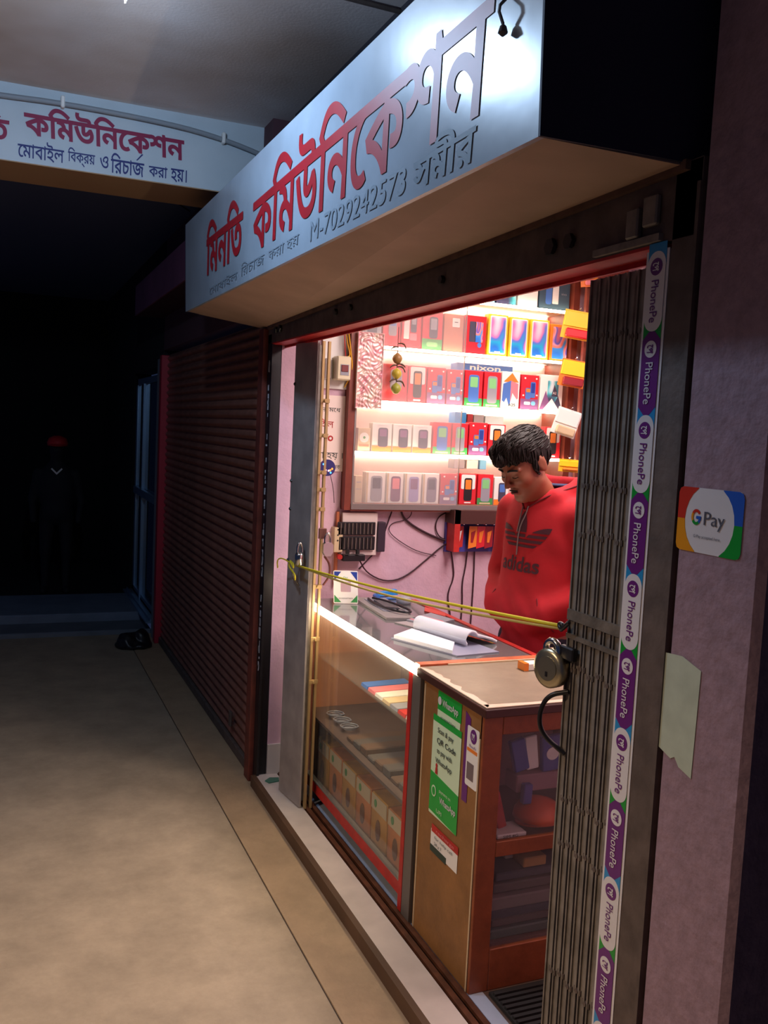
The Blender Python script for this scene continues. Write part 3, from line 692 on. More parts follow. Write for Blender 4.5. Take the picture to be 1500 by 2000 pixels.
sf2 = part('shelf', B().box(CX0 + .02, CX1 - .01, CY0 + .03, CY1 - .012, .395, .407), mat('board_greybrown', S(104, 84, 76), .5, var=.2), gc)
# upper shelf goods
pc = [M_blue, M_pink, M_wbox, M_beige, M_grey, M_redp, M_wbox, M_yel, M_dblue, M_pink, M_wbox, M_orange]
lb_ = ['blue', 'pink', 'white', 'beige', 'grey', 'red', 'cream-white', 'yellow', 'deep blue', 'pale pink', 'plain white', 'orange']
y = 3.30
for i in range(8):
    yy = 3.22 - i * .072; wd = random.uniform(.10, .16)
    o = part('packet', B().hexa([(CX0 + .07, yy - .033, .652), (CX0 + .07 + wd * 1.6, yy - .033, .652), (CX0 + .07 + wd * 1.6, yy + .033, .652), (CX0 + .07, yy + .033, .652), (CX0 + .072, yy - .031, .664), (CX0 + .07 + wd * 1.6, yy - .031, .668), (CX0 + .07 + wd * 1.6, yy + .031, .668), (CX0 + .072, yy + .031, .664)]), pc[i])
    tag(o, '%s flat accessory packet, %s from the far end on the counter\'s glass shelf' % (lb_[i], ['first', 'second', 'third', 'fourth', 'fifth', 'sixth', 'seventh', 'last'][i]), 'packet', 'flat packets on the upper counter shelf')
# cable coils and dim packets in the middle
for i in range(3):
    yy = 3.60 - i * .085
    o = part('cable_coil', B().tube([(CX0 + .10 + (.02 + .0005 * a) * math.cos(a / 2.5), yy + (.022 + .0004 * a) * math.sin(a / 2.5), .4135 + .0004 * a) for a in range(0, 46)], .003, 5), M_grey)
    tag(o, ['tangled grey cable coil nearest the far end inside the counter', 'middle grey cable coil inside the counter', 'grey cable coil nearest the viewer inside the counter'][i], 'cable', 'cable coils in the counter')
for i in range(9):
    yy = 3.30 - i * .075
    o = part('dark_packet', B().box(CX0 + .05, CX0 + .36, yy - .033, yy + .033, .407, .425 + .008 * (i % 3), .004), [mat('dim_brown_pack', S(110, 84, 66), .5), mat('dim_grey_pack', S(96, 90, 86), .5)][i % 2])
    tag(o, '%s flat packet, %s from the far end on the counter\'s middle board' % (['brown', 'grey'][i % 2], ['first', 'second', 'third', 'fourth', 'fifth', 'sixth', 'seventh', 'eighth', 'last'][i]), 'packet', 'dim packets on the middle board')
for i in range(6):
    yy = 3.60 - i * .158
    t_ = thing('charger_box', '%s yellow-orange carton with a pale top band in the counter\'s bottom row' % ['farthest', 'second farthest', 'third', 'fourth', 'fifth', 'nearest'][i], 'box', (CX0 + .14, yy, .118), 'cartons in the counter bottom')
    part('carton', B().box(CX0 + .05, CX0 + .24, yy - .072, yy + .072, .118, .31, .003), [mat('carton_amber', S(206, 140, 50), .5, var=.2, vscale=20), mat('carton_orange', S(214, 122, 58), .5, var=.2, vscale=20)][i % 2], t_)
    part('pale_band', B().box(CX0 + .048, CX0 + .05, yy - .07, yy + .07, .25, .305), M_beige, t_)
    part('picture_print', B().slab(ell(0, 0, .022, .04), FX(CX0 + .0485, yy, .185), .001), mat('print_brown', S(110, 60, 30), .5), t_)
    part('picture_print', B().slab(ell(0, 0, .012, .015), FX(CX0 + .0475, yy + .03, .278), .001), M_green, t_)

# ================================================================== WOODEN CABINET
wc = thing('wooden_cabinet', 'orange-brown wooden cabinet with a grey laminate top at the near end of the counter', 'cabinet', (.36, 2.37, .05))
X0, X1, WY0, WY1 = .158, .66, 2.168, 2.56
part('side_panel', B().box(X0, X0 + .012, WY0 + .01, WY1, .05, .872), M_ply, wc, label='worn plywood side facing the passage')
part('side_panel', B().box(X1 - .012, X1, WY0 + .01, WY1, .05, .872), M_ply, wc)
part('back_panel', B().box(X0 + .012, X1 - .012, WY1 - .01, WY1, .05, .872), mat('cab_inside', S(176, 130, 130), .6), wc)
part('shelf', B().box(X0 + .012, X1 - .012, WY0 + .015, WY1 - .01, .478, .492), mat('cab_shelf', S(110, 70, 66), .6), wc)
part('shelf', B().box(X0 + .012, X1 - .012, WY0 + .015, WY1 - .01, .17, .182), MATS['cab_shelf'], wc)
for a, b_, c, d, nm in ((X0, X0 + .062, .05, .872, 'stile'), (X1 - .055, X1, .05, .872, 'stile'), (X0 + .062, X1 - .055, .812, .872, 'rail'), (X0 + .062, X1 - .055, .452, .497, 'rail'), (X0 + .062, X1 - .055, .05, .175, 'rail')):
    part(nm, B().box(a, b_, WY0, WY0 + .018, c, d, .002), M_wood, wc)
part('edge_strip', B().box(X0 - .003, X0 + .0, WY0 + .012, WY0 + .018, .05, .80), M_beige, wc)
part('edge_strip', B().box(X0 - .003, X0 + .0, WY1 - .016, WY1 - .010, .05, .86), M_beige, wc)
part('glass_pane', B().box(X0 + .062, X1 - .055, WY0 + .008, WY0 + .011, .497, .812), M_gls, wc)
part('glass_pane', B().box(X0 + .062, X1 - .055, WY0 + .008, WY0 + .011, .175, .452), M_gls, wc)
part('top_slab', B().box(X0 - .012, X1 + .02, WY0 - .025, 2.597, .872, .897, .002), M_edge, wc)
part('laminate', B().box(X0 - .006, X1 + .02, WY0 - .019, 2.597, .897, .900), M_lam, wc)
wn = B(); rnd = random.Random(3)
pts = [(X0 - .004, WY0 - .017)]
for i in range(15): pts.append((X0 + .018 + rnd.uniform(-.010, .010), WY0 + .0 + i * .027))
pts += [(X0 - .004, WY0 + .43)]
wn.slab([(a, b_) for a, b_ in pts], ((0, 0, .9001), (1, 0, 0), (0, 1, 0)), .0006)
wn.slab([(X0 + .0, WY0 - .017), (X1 + .018, WY0 - .017), (X1 + .018, WY0 + .003), (X0 + .3, WY0 + .007), (X0 + .15, WY0 + .002), (X0 + .0, WY0 + .012)], ((0, 0, .9001), (1, 0, 0), (0, 1, 0)), .0006)
part('worn_edge', wn, mat('worn_pale', S(226, 196, 170), .5), wc, label='chipped pale worn rim')
part('back_strip', B().box(X0 + .0, X1 - .03, 2.60, 2.635, .897, .906), mat('orange_trim', S(214, 110, 70), .45, var=.25, vscale=30), wc, label='orange taped joint strip')
part('edge_bead', B().box(X0 + .1, X1 - .02, 2.592, 2.60, .90, .905), M_beige, wc)
# stickers on the cabinet side: frame helper y,z -> plane x=X0
def cs(name, label, y1, y0, z1, z0): return thing(name, label, 'sticker', (X0 - .001, (y0 + y1) / 2, (z0 + z1) / 2))
def R_(b, y1, y0, z1, z0, d=0): return b.box(X0 - .0015 - d, X0 - .0009 - d, y0, y1, z0, z1)
IC = X0 - .0042
M_wgreen = mat('wa_green', S(24, 168, 60), .4); M_wpale = mat('wa_pale', S(214, 236, 200), .5); M_ink = mat('ink_dark', S(60, 66, 60), .5)
s1 = cs('green_card', 'small green and white messaging card above the tall green poster', 2.455, 2.29, .868, .755)
part('card', R_(B(), 2.455, 2.305, .862, .755), M_wpale, s1); part('green_band', R_(B(), 2.455, 2.300, .865, .806, .0004), M_wgreen, s1)
text('WhatsApp', FX(IC, 2.368, .832), .105, .028, M_stw, s1, bold=.015); part('logo', B().slab(ell(0, 0, .012, .013), FX(IC, 2.438, .836), .0004), M_stw, s1)
text('accepted here', FX(IC, 2.378, .787), .10, .013, M_ink, s1)
s2 = cs('green_poster', 'tall green and pale messaging payment poster on the plywood side', 2.475, 2.285, .778, .43)
def PZ(y, z): return z + (2.475 - y) * .0
part('paper', R_(B(), 2.478, 2.290, .780, .470, .001), M_wpale, s2)
part('green_band', R_(B(), 2.478, 2.290, .785, .765, .0014), M_wgreen, s2)
part('green_band', B().hexa([(X0 - .0030, 2.290, .470), (X0 - .0024, 2.290, .470), (X0 - .0024, 2.478, .480), (X0 - .0030, 2.478, .480), (X0 - .0030, 2.290, .590), (X0 - .0024, 2.290, .590), (X0 - .0024, 2.478, .605), (X0 - .0030, 2.478, .605)]), M_wgreen, s2)
for i, (tx, w_, yc_) in enumerate((('Scan & pay', .105, 2.388), ('QR Code', .125, 2.380), ('to pay with', .10, 2.39), ('WhatsApp', .11, 2.392))):
    text(tx, FX(IC, yc_, .742 - i * .032), w_, .021, M_ink, s2, bold=.012)
part('figure_print', B().slab(ell(0, 0, .006, .007), FX(IC, 2.437, .632), .0004).slab([(-.008, -.02), (.008, -.02), (.006, .0), (-.006, .0)], FX(IC, 2.437, .625), .0004), M_redp, s2)
text('payments on', FX(IC, 2.372, .560), .075, .012, M_wpale, s2); text('WhatsApp', FX(IC, 2.352, .532), .105, .026, M_stw, s2, bold=.015)
part('logo', B().slab(ell(0, 0, .016, .018), FX(IC, 2.447, .548), .0004), M_wpale, s2); part('logo', B().slab(ell(0, 0, .011, .013), FX(IC - .0005, 2.447, .548), .0004), M_wgreen, s2)
text('UPI', FX(IC, 2.405, .495), .035, .012, M_wpale, s2)
s3 = cs('payment_card', 'narrow white card with a round purple logo beside the green poster', 2.265, 2.19, .83, .65)
part('purple_back', B().slab([(-.012, .165), (.02, .15), (.02, -.1), (-.012, -.1)], FX(X0 - .001, 2.262, .69), .0005), M_dblue if False else M_pverp, s3)
part('card', B().slab(rrect(-.034, .036, -.090, .085, .006), FX(X0 - .0022, 2.222, .735), .0006), M_wbox, s3)
part('logo', B().slab(ell(0, 0, .019, .021), FX(IC + .001, 2.218, .795), .0004), M_pverp, s3); text('েপ', FX(IC, 2.218, .795), .018, .02, M_stw, s3, bold=.02)
text('PhonePe', FX(IC, 2.218, .765), .04, .009, M_pverp, s3)
part('orange_bar', R_(B(), 2.252, 2.192, .757, .747, .0022), M_orange, s3); part('grey_print', R_(B(), 2.248, 2.208, .715, .665, .0022), mat('print_greybrown', S(120, 104, 104), .5), s3)
s4 = cs('helpline_sticker', 'small white and red sticker low on the plywood side', 2.46, 2.27, .445, .345)
part('paper', R_(B(), 2.455, 2.275, .425, .36, .0004), M_wbox, s4); part('red_band', B().box(X0 - .0026, X0 - .002, 2.272, 2.45, .418, .442), M_redp, s4)
part('dark_band', R_(B(), 2.455, 2.345, .376, .355, .0014), mat('print_darkgreen', S(40, 60, 50), .5), s4); text('for help call', FX(IC, 2.365, .406), .12, .012, M_ink, s4)
text('recharge', FX(IC, 2.355, .430), .12, .013, M_pink, s4); text('24 x 7', FX(IC, 2.40, .388), .05, .011, M_ink, s4)
# cabinet contents: upper bay
def cbx(lbl, x0, x1, y0, y1, z0, z1, mt, ang=0, cat='box', nm='packet', extra=None):
    c_ = ((x0 + x1) / 2, (y0 + y1) / 2, z0); o = thing(nm, lbl, cat, c_)
    p_ = part('body', B().box(x0, x1, y0, y1, z0, z1, .003), mt, o)
    if extra: extra(o)
    o.rotation_euler = (0, math.radians(ang), 0); return o
zc = .492
cbx('white box leaning at the left of the cabinet\'s upper bay', .24, .325, 2.34, 2.37, zc, .72, mat('white_blush', S(206, 180, 190), .5), -3)
cbx('dark blue box tilted in the cabinet\'s upper bay', .335, .385, 2.27, 2.29, .655, .755, M_dblue, -14, extra=None)
cbx('white box with dark dot between two blue boxes in the cabinet', .378, .42, 2.275, 2.295, .655, .76, M_wbox, -8)
cbx('blue box with a pale oval at the right of the cabinet\'s upper bay', .43, .50, 2.27, 2.29, .645, .755, M_dblue, -4, extra=lambda o: part('oval_print', B().slab(ell(0, 0, .022, .02), FY(.465, 2.2695, .70), .001), M_wbox, o))
cbx('pink-grey stack of boxes under the blue boxes', .335, .50, 2.262, 2.33, .592, .645, mat('pinkgrey', S(150, 110, 120), .6))
cbx('small violet-blue box in the middle of the upper bay', .345, .375, 2.235, 2.258, .565, .625, mat('violetblue', S(60, 60, 150), .5), 2)
o = thing('orange_cap', 'orange rounded plastic case lying in the cabinet\'s upper bay', 'case', (.40, 2.23, zc))  # modelled as a cap, with shell and brim
part('shell', B().lathe([(.075, 0), (.072, .02), (.055, .045), (.02, .058)], (.41, 2.255, .515), 24), mat('orange_plastic', S(222, 84, 30), .4), o, True)
part('brim', B().slab(ell(0, 0, .085, .05), ((.41, 2.235, .512), (1, 0, 0), (0, 1, 0)), .005), mat('orange_dark', S(150, 50, 30), .5), o)
cbx('white printed leaflet at the cabinet\'s upper bay floor', .235, .335, 2.19, 2.27, zc, .505, M_wbox, 0, 'leaflet', 'leaflet', extra=lambda o: text('SIM 4G', FY(.28, 2.1895, .4985), .05, .008, M_ink, o))
cbx('red-edged box standing behind the leaflet', .262, .292, 2.23, 2.25, .505, .62, M_redp, -16)
cbx('grey printed box left of the red-edged box', .228, .262, 2.26, 2.29, .505, .60, mat('greyprint', S(140, 120, 124), .5, var=.4, vscale=60), 0)
# lower bay
zc = .182
mts = [mat('dim_grey_a', S(96, 84, 84), .6), mat('dim_grey_b', S(130, 116, 114), .6), mat('dim_blue_a', S(70, 70, 84), .6), mat('dim_green_a', S(84, 96, 92), .6)]
lab = ['lowest grey-green', 'second lowest dark', 'third dark blue-grey', 'pale mauve-grey', 'dark grey upper', 'topmost slate']
zq = zc
for i in range(6):
    hq = [.03, .028, .03, .04, .03, .028][i]; dx = [0, .01, .005, .0, .02, .03][i]
    o = part('folded_carton', B().box(.235 + dx, .50 + dx * .5, 2.20 + dx, 2.44, zq, zq + hq - .002, .004), [mts[3], mts[0], mts[2], mts[1], mts[0], mts[2]][i])
    tag(o, '%s folded carton in the stack of the cabinet\'s lower bay' % lab[i], 'carton', 'cartons stacked in the lower bay'); zq += hq
cbx('yellow-brown envelope on the carton stack', .36, .44, 2.235, 2.30, zq, zq + .03, mat('manila', S(190, 140, 80), .6), 0, 'envelope', 'envelope')
cbx('small white striped box hanging high in the lower bay', .335, .365, 2.30, 2.32, zq, zq + .065, M_wbox, 0)
tag(part('door_mat', B().box(.215, .66, 1.42, 2.15, .05, .06), mat('mat_black', S(30, 28, 28), .9)), 'black ribbed doormat in front of the wooden cabinet', 'mat')
dm = bpy.data.objects['door_mat']
for i in range(33): part('rib', B().box(.22, .655, 1.435 + i * .0215, 1.447 + i * .0215, .06, .067), MATS['mat_black'], dm)
cbx('small white and orange packet lying on the laminate top', .47, .56, 2.47, 2.51, .9006, .925, M_wbox, 0, 'packet', 'small_packet', extra=lambda o: part('orange_spot', B().box(.468, .484, 2.469, 2.511, .901, .926), M_orange, o))

# ================================================================== THINGS ON THE COUNTER
zt = .8975
nb = thing('notebook', 'open white receipt book with its pages rolled back on the counter', 'notebook', (.35, 2.95, zt))
part('cover', B().slab([(.225, 2.995), (.345, 2.70), (.52, 2.72), (.46, 3.09)], ((0, 0, zt), (1, 0, 0), (0, 1, 0)), .004), mat('cover_grey', S(150, 150, 170), .5), nb)
part('page_block', B().slab([(.232, 2.985), (.338, 2.725), (.405, 2.84), (.345, 3.075)], ((0, 0, zt + .004), (1, 0, 0), (0, 1, 0)), .012), M_paper, nb)
# rolled pages: profile swept along the spine
A0 = Vector((.345, 3.075, 0)); A1 = Vector((.425, 2.80, 0)); sp = (A1 - A0); out = Vector((.96, .28, 0)).normalized()
prof = []
for i in range(15):
    a = PI * 1.25 - i / 14 * PI * 1.15; prof.append((.035 + .030 * math.cos(a), .030 + .026 * math.sin(a)))
prof += [(.10, .030), (.14, .018), (.165, .006)]
b = B(); n = len(prof)
for q in (A0, A1):
    for u, v in prof: b.v.append(tuple(q + out * u + Vector((0, 0, zt + .006 + v))))
for q in (A1, A0):
    for u, v in prof: b.v.append(tuple(q + out * u * .98 + Vector((0, 0, zt + .002 + max(0, v - .006)))))
b.f = [(i, i + 1, n + i + 1, n + i) for i in range(n - 1)] + [(2 * n + i, 2 * n + i + 1, 3 * n + i + 1, 3 * n + i) for i in range(n - 1)] + [(n + i, n + i + 1, 2 * n + i + 1, 2 * n + i) for i in range(n - 1)]
part('rolled_pages', b, M_paper, nb, True)
qs = thing('payment_stand', 'white payment code standee leaning at the far end of the counter', 'standee', (.29, 3.66, zt))
fq = ((.29, 3.655, zt + .068), Vector((1, -.28, 0)).normalized(), Vector((-.01, .12, 1)).normalized())
part('board', B().slab(rrect(-.053, .053, -.068, .075, .006), fq, .004), M_wbox, qs)
def fo(u, v, d): O, X, Y = [Vector(q) for q in fq]; N_ = X.cross(Y); return (O + X * u + Y * v + N_ * (.004 + d), X, Y)
part('corner_print', B().slab([(.05, .07), (.02, .07), (.05, .03)], fo(0, 0, .0003), .0003), M_dblue, qs)
part('corner_print', B().slab([(-.05, .07), (-.05, .03), (-.02, .07)], fo(0, 0, .0003), .0003), M_dblue, qs)
part('corner_print', B().slab([(.05, -.062), (.05, -.03), (.02, -.062)], fo(0, 0, .0003), .0003), M_green, qs)
part('corner_print', B().slab([(-.05, -.062), (-.02, -.062), (-.05, -.03)], fo(0, 0, .0003), .0003), M_green, qs)
part('grey_print', B().slab(rrect(-.022, .022, -.022, .022, .003), fo(0, .005, .0003), .0003), mat('print_mauve', S(190, 160, 170), .5), qs)
text('Pay', fo(0, .045, .0002), .02, .008, M_green, qs); text('accepted here', fo(0, -.045, .0002), .06, .008, M_ink, qs)
part('back_prop', B().box(.285, .295, 3.665, 3.70, zt, zt + .08), M_wbox, qs)
# grey tray with things
ty = thing('grey_tray', 'long grey keyboard-like tray at the far end of the counter top', 'tray', (.43, 3.5, zt))
part('plate', B().slab([(.36, 3.73), (.335, 3.30), (.455, 3.27), (.50, 3.72)], ((0, 0, zt), (1, 0, 0), (0, 1, 0)), .010), mat('tray_grey', S(150, 142, 140), .45), ty)
part('inner_plate', B().slab([(.39, 3.68), (.372, 3.42), (.432, 3.40), (.46, 3.67)], ((0, 0, zt + .010), (1, 0, 0), (0, 1, 0)), .003), M_grey, ty)
cp = part('cord_loop', B().tube([(.40, 3.66, zt + .018), (.38, 3.55, zt + .02), (.39, 3.42, zt + .02), (.43, 3.33, zt + .02), (.47, 3.34, zt + .02), (.47, 3.45, zt + .022), (.45, 3.58, zt + .022), (.42, 3.66, zt + .02)], .005, 6, 2), M_blk)
tag(cp, 'black cord loop lying on the grey tray', 'cord')
tag(part('dark_pad', B().slab([(.41, 3.62), (.40, 3.47), (.45, 3.43), (.475, 3.60)], ((0, 0, zt + .0135), (1, 0, 0), (0, 1, 0)), .006), mat('pad_dark', S(84, 80, 84), .5)), 'dark folded pad on the grey tray', 'pad')
bp = thing('blue_stapler', 'bright blue stapler on the far end of the counter', 'stapler', (.50, 3.72, zt))
part('base', B().box(.46, .555, 3.70, 3.735, zt, zt + .012, .003), M_blue, bp); part('arm', B().hexa([(.46, 3.70, zt + .016), (.56, 3.70, zt + .022), (.56, 3.735, zt + .022), (.46, 3.735, zt + .016), (.465, 3.702, zt + .03), (.555, 3.702, zt + .045), (.555, 3.733, zt + .045), (.465, 3.733, zt + .03)]), mat('bright_blue', S(40, 140, 220), .4), bp)
part('hinge', B().cyl((.462, 3.698, zt + .014), (.462, 3.737, zt + .014), .010, n=10), M_blue, bp)
tag(part('small_speaker', B().lathe([(.03, 0), (.034, .012), (.03, .03), (.012, .036)], (.545, 3.60, zt), 18), M_grey, None, True), 'small round grey speaker beside the blue stapler', 'speaker')
mg = thing('magazine', 'striped red and grey magazine behind the notebook', 'magazine', (.5, 3.3, zt))
part('pages', B().slab([(.40, 3.25), (.455, 3.14), (.60, 3.22), (.56, 3.36)], ((0, 0, zt), (1, 0, 0), (0, 1, 0)), .010), M_grey, mg)
for i in range(3):
    q = i * .035; part('red_stripe', B().slab([(.418 + q, 3.26 + q * .6), (.428 + q, 3.265 + q * .6), (.47 + q, 3.16 + q * .5), (.46 + q, 3.155 + q * .5)], ((0, 0, zt + .010), (1, 0, 0), (0, 1, 0)), .0006), M_pink, mg)
tag(part('orange_leaflet', B().slab([(.56, 3.42), (.60, 3.30), (.628, 3.36), (.60, 3.50)], ((0, 0, zt), (1, 0, 0), (0, 1, 0)), .006), mat('leaf_red', S(200, 70, 60), .45)), 'red-orange leaflet by the back edge of the counter', 'leaflet')
tag(part('grey_leaflet', B().slab([(.345, 3.24), (.39, 3.13), (.455, 3.13), (.40, 3.25)], ((0, 0, zt), (1, 0, 0), (0, 1, 0)), .004), mat('leaf_grey', S(170, 160, 160), .45)), 'thin grey leaflet between the tray and the notebook', 'leaflet')

# ================================================================== WALL CABINET WITH PHONES
FY0 = 3.90; WX0, WX1 = 0.357, 1.534
YB = 4.15
wk = thing('phone_cabinet', 'wall cabinet with lit glass shelves of boxed phones above the counter', 'cabinet', (.8, 3.8, 1.281))
part('side_board', B().box(WX0, WX0 + .032, FY0, YB - .002, 1.281, 2.63), M_brownw, wk); part('side_board', B().box(WX1, WX1 + .035, FY0 + .01, YB - .002, 1.281, 2.63), M_brownw, wk)
part('bottom_board', B().box(WX0 + .032, WX1, FY0, YB - .002, 1.277, 1.3), M_brownw, wk); part('back_board', B().box(WX0 + .032, WX1, YB - .012, YB - .002, 1.3, 2.619), M_cabin, wk)
part('bottom_track', B().box(WX0 + .032, WX1, FY0 - .006, FY0 + .02, 1.285, 1.31), M_alu, wk); part('top_board', B().box(WX0 + .032, WX1, FY0, YB - .002, 2.614, 2.63), M_brownw, wk)
SZ = [1.295, 1.555, 1.792, 2.042, 2.291]
for i, z in enumerate(SZ):
    if i: 
        part('shelf', B().box(WX0 + .034, WX1 - .002, FY0 + .022, YB - .014, z - .010, z - .002), M_wbox, wk)
        part('shelf_light', B().box(WX0 + .034, WX1 - .002, FY0 + .012, FY0 + .021, z - .016, z - .003), M_led2, wk, label='warm strip light under a shelf')
        part('back_light', B().box(WX0 + .05, WX1 - .02, YB - .03, YB - .022, z - .022, z - .014), M_led2, wk)
part('top_light', B().box(WX0 + .05, WX1 - .02, FY0 + .03, FY0 + .04, 2.604, 2.612), M_led2, wk)
part('sliding_glass', B().box(WX0 + .036, 0.935, FY0 + .001, FY0 + .005, 1.31, 2.609), M_gls2, wk); part('glass_edge', B().box(0.935, 0.9375, FY0, FY0 + .007, 1.31, 2.609), M_alu, wk)
part('glass_edge', B().box(WX0 + .032, WX0 + .040, FY0 - .002, FY0 + .010, 1.31, 2.609), M_alu, wk)
ORD = ['first', 'second', 'third', 'fourth', 'fifth', 'sixth', 'seventh', 'eighth', 'ninth', 'tenth']
ROW = {'A': ('top shelf', 2.291), 'B': ('second shelf', 2.042), 'C': ('middle shelf', 1.792), 'D': ('fourth shelf', 1.555), 'E': ('bottom shelf', 1.313)}
DESC = {'dual': 'red box with two blue phones', 'nok': 'red-green box with green-screened phone', 'rw': 'red and white box with black phone',
        'wht': 'white box with orange foot', 'big': 'glossy white box showing a large %s phone', 'yel': 'yellow-framed blue and pink box',
        'smart': 'red box with blue-orange smartphone', 'tan': 'tan box with a small white label', 'rg': 'red box with green foot label', 'ob': 'orange box with blue wallpaper print',
        'pen': 'white box with blue-pink arrow', 'a2': 'white box with teal phone', 'wo': 'white and orange box with dark phone', 'blu': 'blue box', 'ice': 'pale turquoise abstract box',
        'pw': 'plain white box', 'sl': 'slate-dark box with white phone picture', 'rwp': 'red and cream box with dark phone', 'rph': 'red box with a blue-grey phone', 'bg': 'blue-grey box', 'wre': 'red box with white panel and black phone', 'fan': 'cream box with a round fan picture', 'stk': 'thin cream accessory box'}
def phonebox(kind, row, idx, x0, x1, h, y0=None, extra=''):
    nm, z0 = ROW[row]; y0 = FY0 + .030 if y0 is None else y0
    d = (x1 - x0) * .45; g = .0025; x0 += g; x1 -= g; W = x1 - x0; cx = (x0 + x1) / 2
    col = {'dual': M_red, 'nok': M_red, 'rw': M_red, 'wht': M_wbox, 'big': M_wbox, 'yel': M_yel, 'smart': M_red, 'tan': M_tan, 'rg': M_red, 'ob': M_orange, 'pen': M_wbox, 'a2': M_wbox, 'wo': M_wbox,
           'blu': M_blue, 'ice': M_teal, 'pw': M_wbox, 'sl': M_slate, 'rwp': M_red, 'rph': M_red, 'bg': M_grey, 'wre': M_red, 'fan': M_beige, 'stk': M_beige}[kind]
    ds = DESC[kind]; ds = ds % extra if '%s' in ds else ds
    o = thing('phone_box', '%s, %s from the left on the %s' % (ds, ORD[idx], nm), 'box', (cx, y0 + .02, z0), 'boxed phones on the ' + nm)
    part('carton', B().box(x0, x1, y0, y0 + .045, z0, z0 + h, .0015), col, o)
    def R(u0, u1, v0, v1, mt, n_='print', r=.15, lv=0, par=None):
        a, b_ = cx + u0 * W, cx + u1 * W; c, e = z0 + v0 * h, z0 + v1 * h; rr = min(abs(b_ - a), abs(e - c)) * r
        P = rrect(a, b_, c, e, max(rr, 1e-4), 2)
        return part(n_, B().slab(P, ((0, y0 - .0004 - .0009 * lv, 0), (1, 0, 0), (0, 0, 1)), .0009), mt, par or o)
    def ph(u, v0, v1, wd, body, scr, lv=1, sv=.52):
        p_ = R(u - wd / 2, u + wd / 2, v0, v1, body, 'phone_print', .22, lv)
        R(u - wd * .36, u + wd * .36, v0 + (v1 - v0) * sv, v0 + (v1 - v0) * .92, scr, 'screen_print', .1, lv + 1, p_)
    if kind == 'dual':
        R(-.5, .5, 0, .30, M_pur, 'print', .02); ph(-.10, .30, .62, .30, M_blue, M_orange, 1, .62); ph(.16, .34, .80, .28, M_blue, M_dblue, 2, .3)
        R(-.30, .05, .13, .22, M_wbox, 'print', .3, 1); R(.1, .34, .12, .24, M_lblue, 'print', .4, 1)
        for u, v in ((-.36, .4), (.4, .42), (.34, .9), (-.3, .9)): R(u - .05, u + .05, v - .025, v + .025, M_wbox, 'print', .5, 1)
    elif kind == 'nok':
        R(-.5, .5, 0, .22, M_green, 'print', .02); ph(0, .10, .88, .58, M_grey if idx % 2 else M_blue, M_lgreen, 1, .55); R(-.35, .35, .02, .07, M_beige, 'print', .3, 1)
    elif kind in ('rw', 'wre'):
        R(-.42, .42, .50, .97, M_wbox, 'print', .08); ph(0, .12, .86, .48, M_blk, M_orange if kind == 'rw' else M_yel, 1, .5); R(-.2, .2, .04, .08, M_wbox, 'print', .3, 1)
    elif kind == 'wht':
        R(-.5, .5, 0, .20, M_orange, 'print', .02); ph(.05, .16, .84, .50, M_dgrey, M_pur, 1, .55); text(['NOKIA', 'MICRO', 'MICRO', 'MICRO'][0] if False else 'micro', FY(cx, y0 - .0006, z0 + h * .92), W * .5, h * .035, M_grey, o)
    elif kind == 'big':
        cm = {'grey': M_grey, 'plum': mat('plum', S(120, 70, 110), .4), 'lilac': mat('lilac', S(160, 150, 200), .4), 'stone': mat('stone', S(130, 120, 140), .4)}[extra]
        ph(.05, .06, .88, .58, cm, M_dgrey if extra in ('grey', 'stone') else (M_pink if extra == 'plum' else M_pur), 1, .50); R(-.48, -.38, .02, .98, M_beige, 'print', .2, 0)
    elif kind == 'yel':
        R(-.42, .42, .035, .965, M_wbox, 'print', .08); R(-.36, .36, .07, .93, M_grad, 'wallpaper', .04, 1); R(-.15, .15, .08, .10, M_wbox, 'print', .3, 2)
    elif kind == 'smart':
        R(-.30, .0, .30, .84, M_dgrey, 'phone_print', .1, 1); R(-.02, .34, .30, .84, M_grad2, 'screen_print', .06, 1); R(.10, .30, .16, .30, M_blue, 'print', .5, 1)
    elif kind == 'tan': R(-.08, .30, .66, .90, M_wbox, 'print', .08); R(.02, .2, .78, .80, M_ink, 'print', .1, 1)
    elif kind == 'rg':
        R(-.5, .5, 0, .28, M_green, 'print', .02); ph(.05, .30, .86, .42, M_dgrey, M_grey, 1, .4); R(-.28, .28, .08, .20, M_lgreen, 'lettering_print', .4, 1)
    elif kind == 'ob': R(-.36, .5, .05, .93, M_grad2, 'wallpaper', .04)
    elif kind == 'pen':
        b = B(); 
        def T(pts, mt, lv): part('print', B().slab([(cx + u * W, z0 + v * h) for u, v in pts], ((0, y0 - .0004 - .0009 * lv, 0), (1, 0, 0), (0, 0, 1)), .0009), mt, o)
        T([(-.4, .72), (.05, .97), (.42, .72)], M_orange, 0); T([(-.45, .2), (0, .05), (0, .76), (-.42, .66)], M_blue, 1); T([(0, .05), (.42, .28), (.4, .68), (0, .76)], M_pink, 1)
        T([(-.45, .02), (-.22, .28), (-.05, .02)], M_wbox, 2); T([(-.05, .02), (.1, .42), (.45, .18), (.45, .02)], M_wbox, 2); text('A25', FY(cx + W * .08, y0 - .004, z0 + h * .09), W * .4, h * .08, M_ink, o, bold=.02)
    elif kind == 'a2':
        R(-.18, .30, .22, .84, M_teal, 'phone_print', .06, 1)
        def T(pts, mt, lv): part('print', B().slab([(cx + u * W, z0 + v * h) for u, v in pts], ((0, y0 - .0004 - .0009 * lv, 0), (1, 0, 0), (0, 0, 1)), .0009), mt, o)
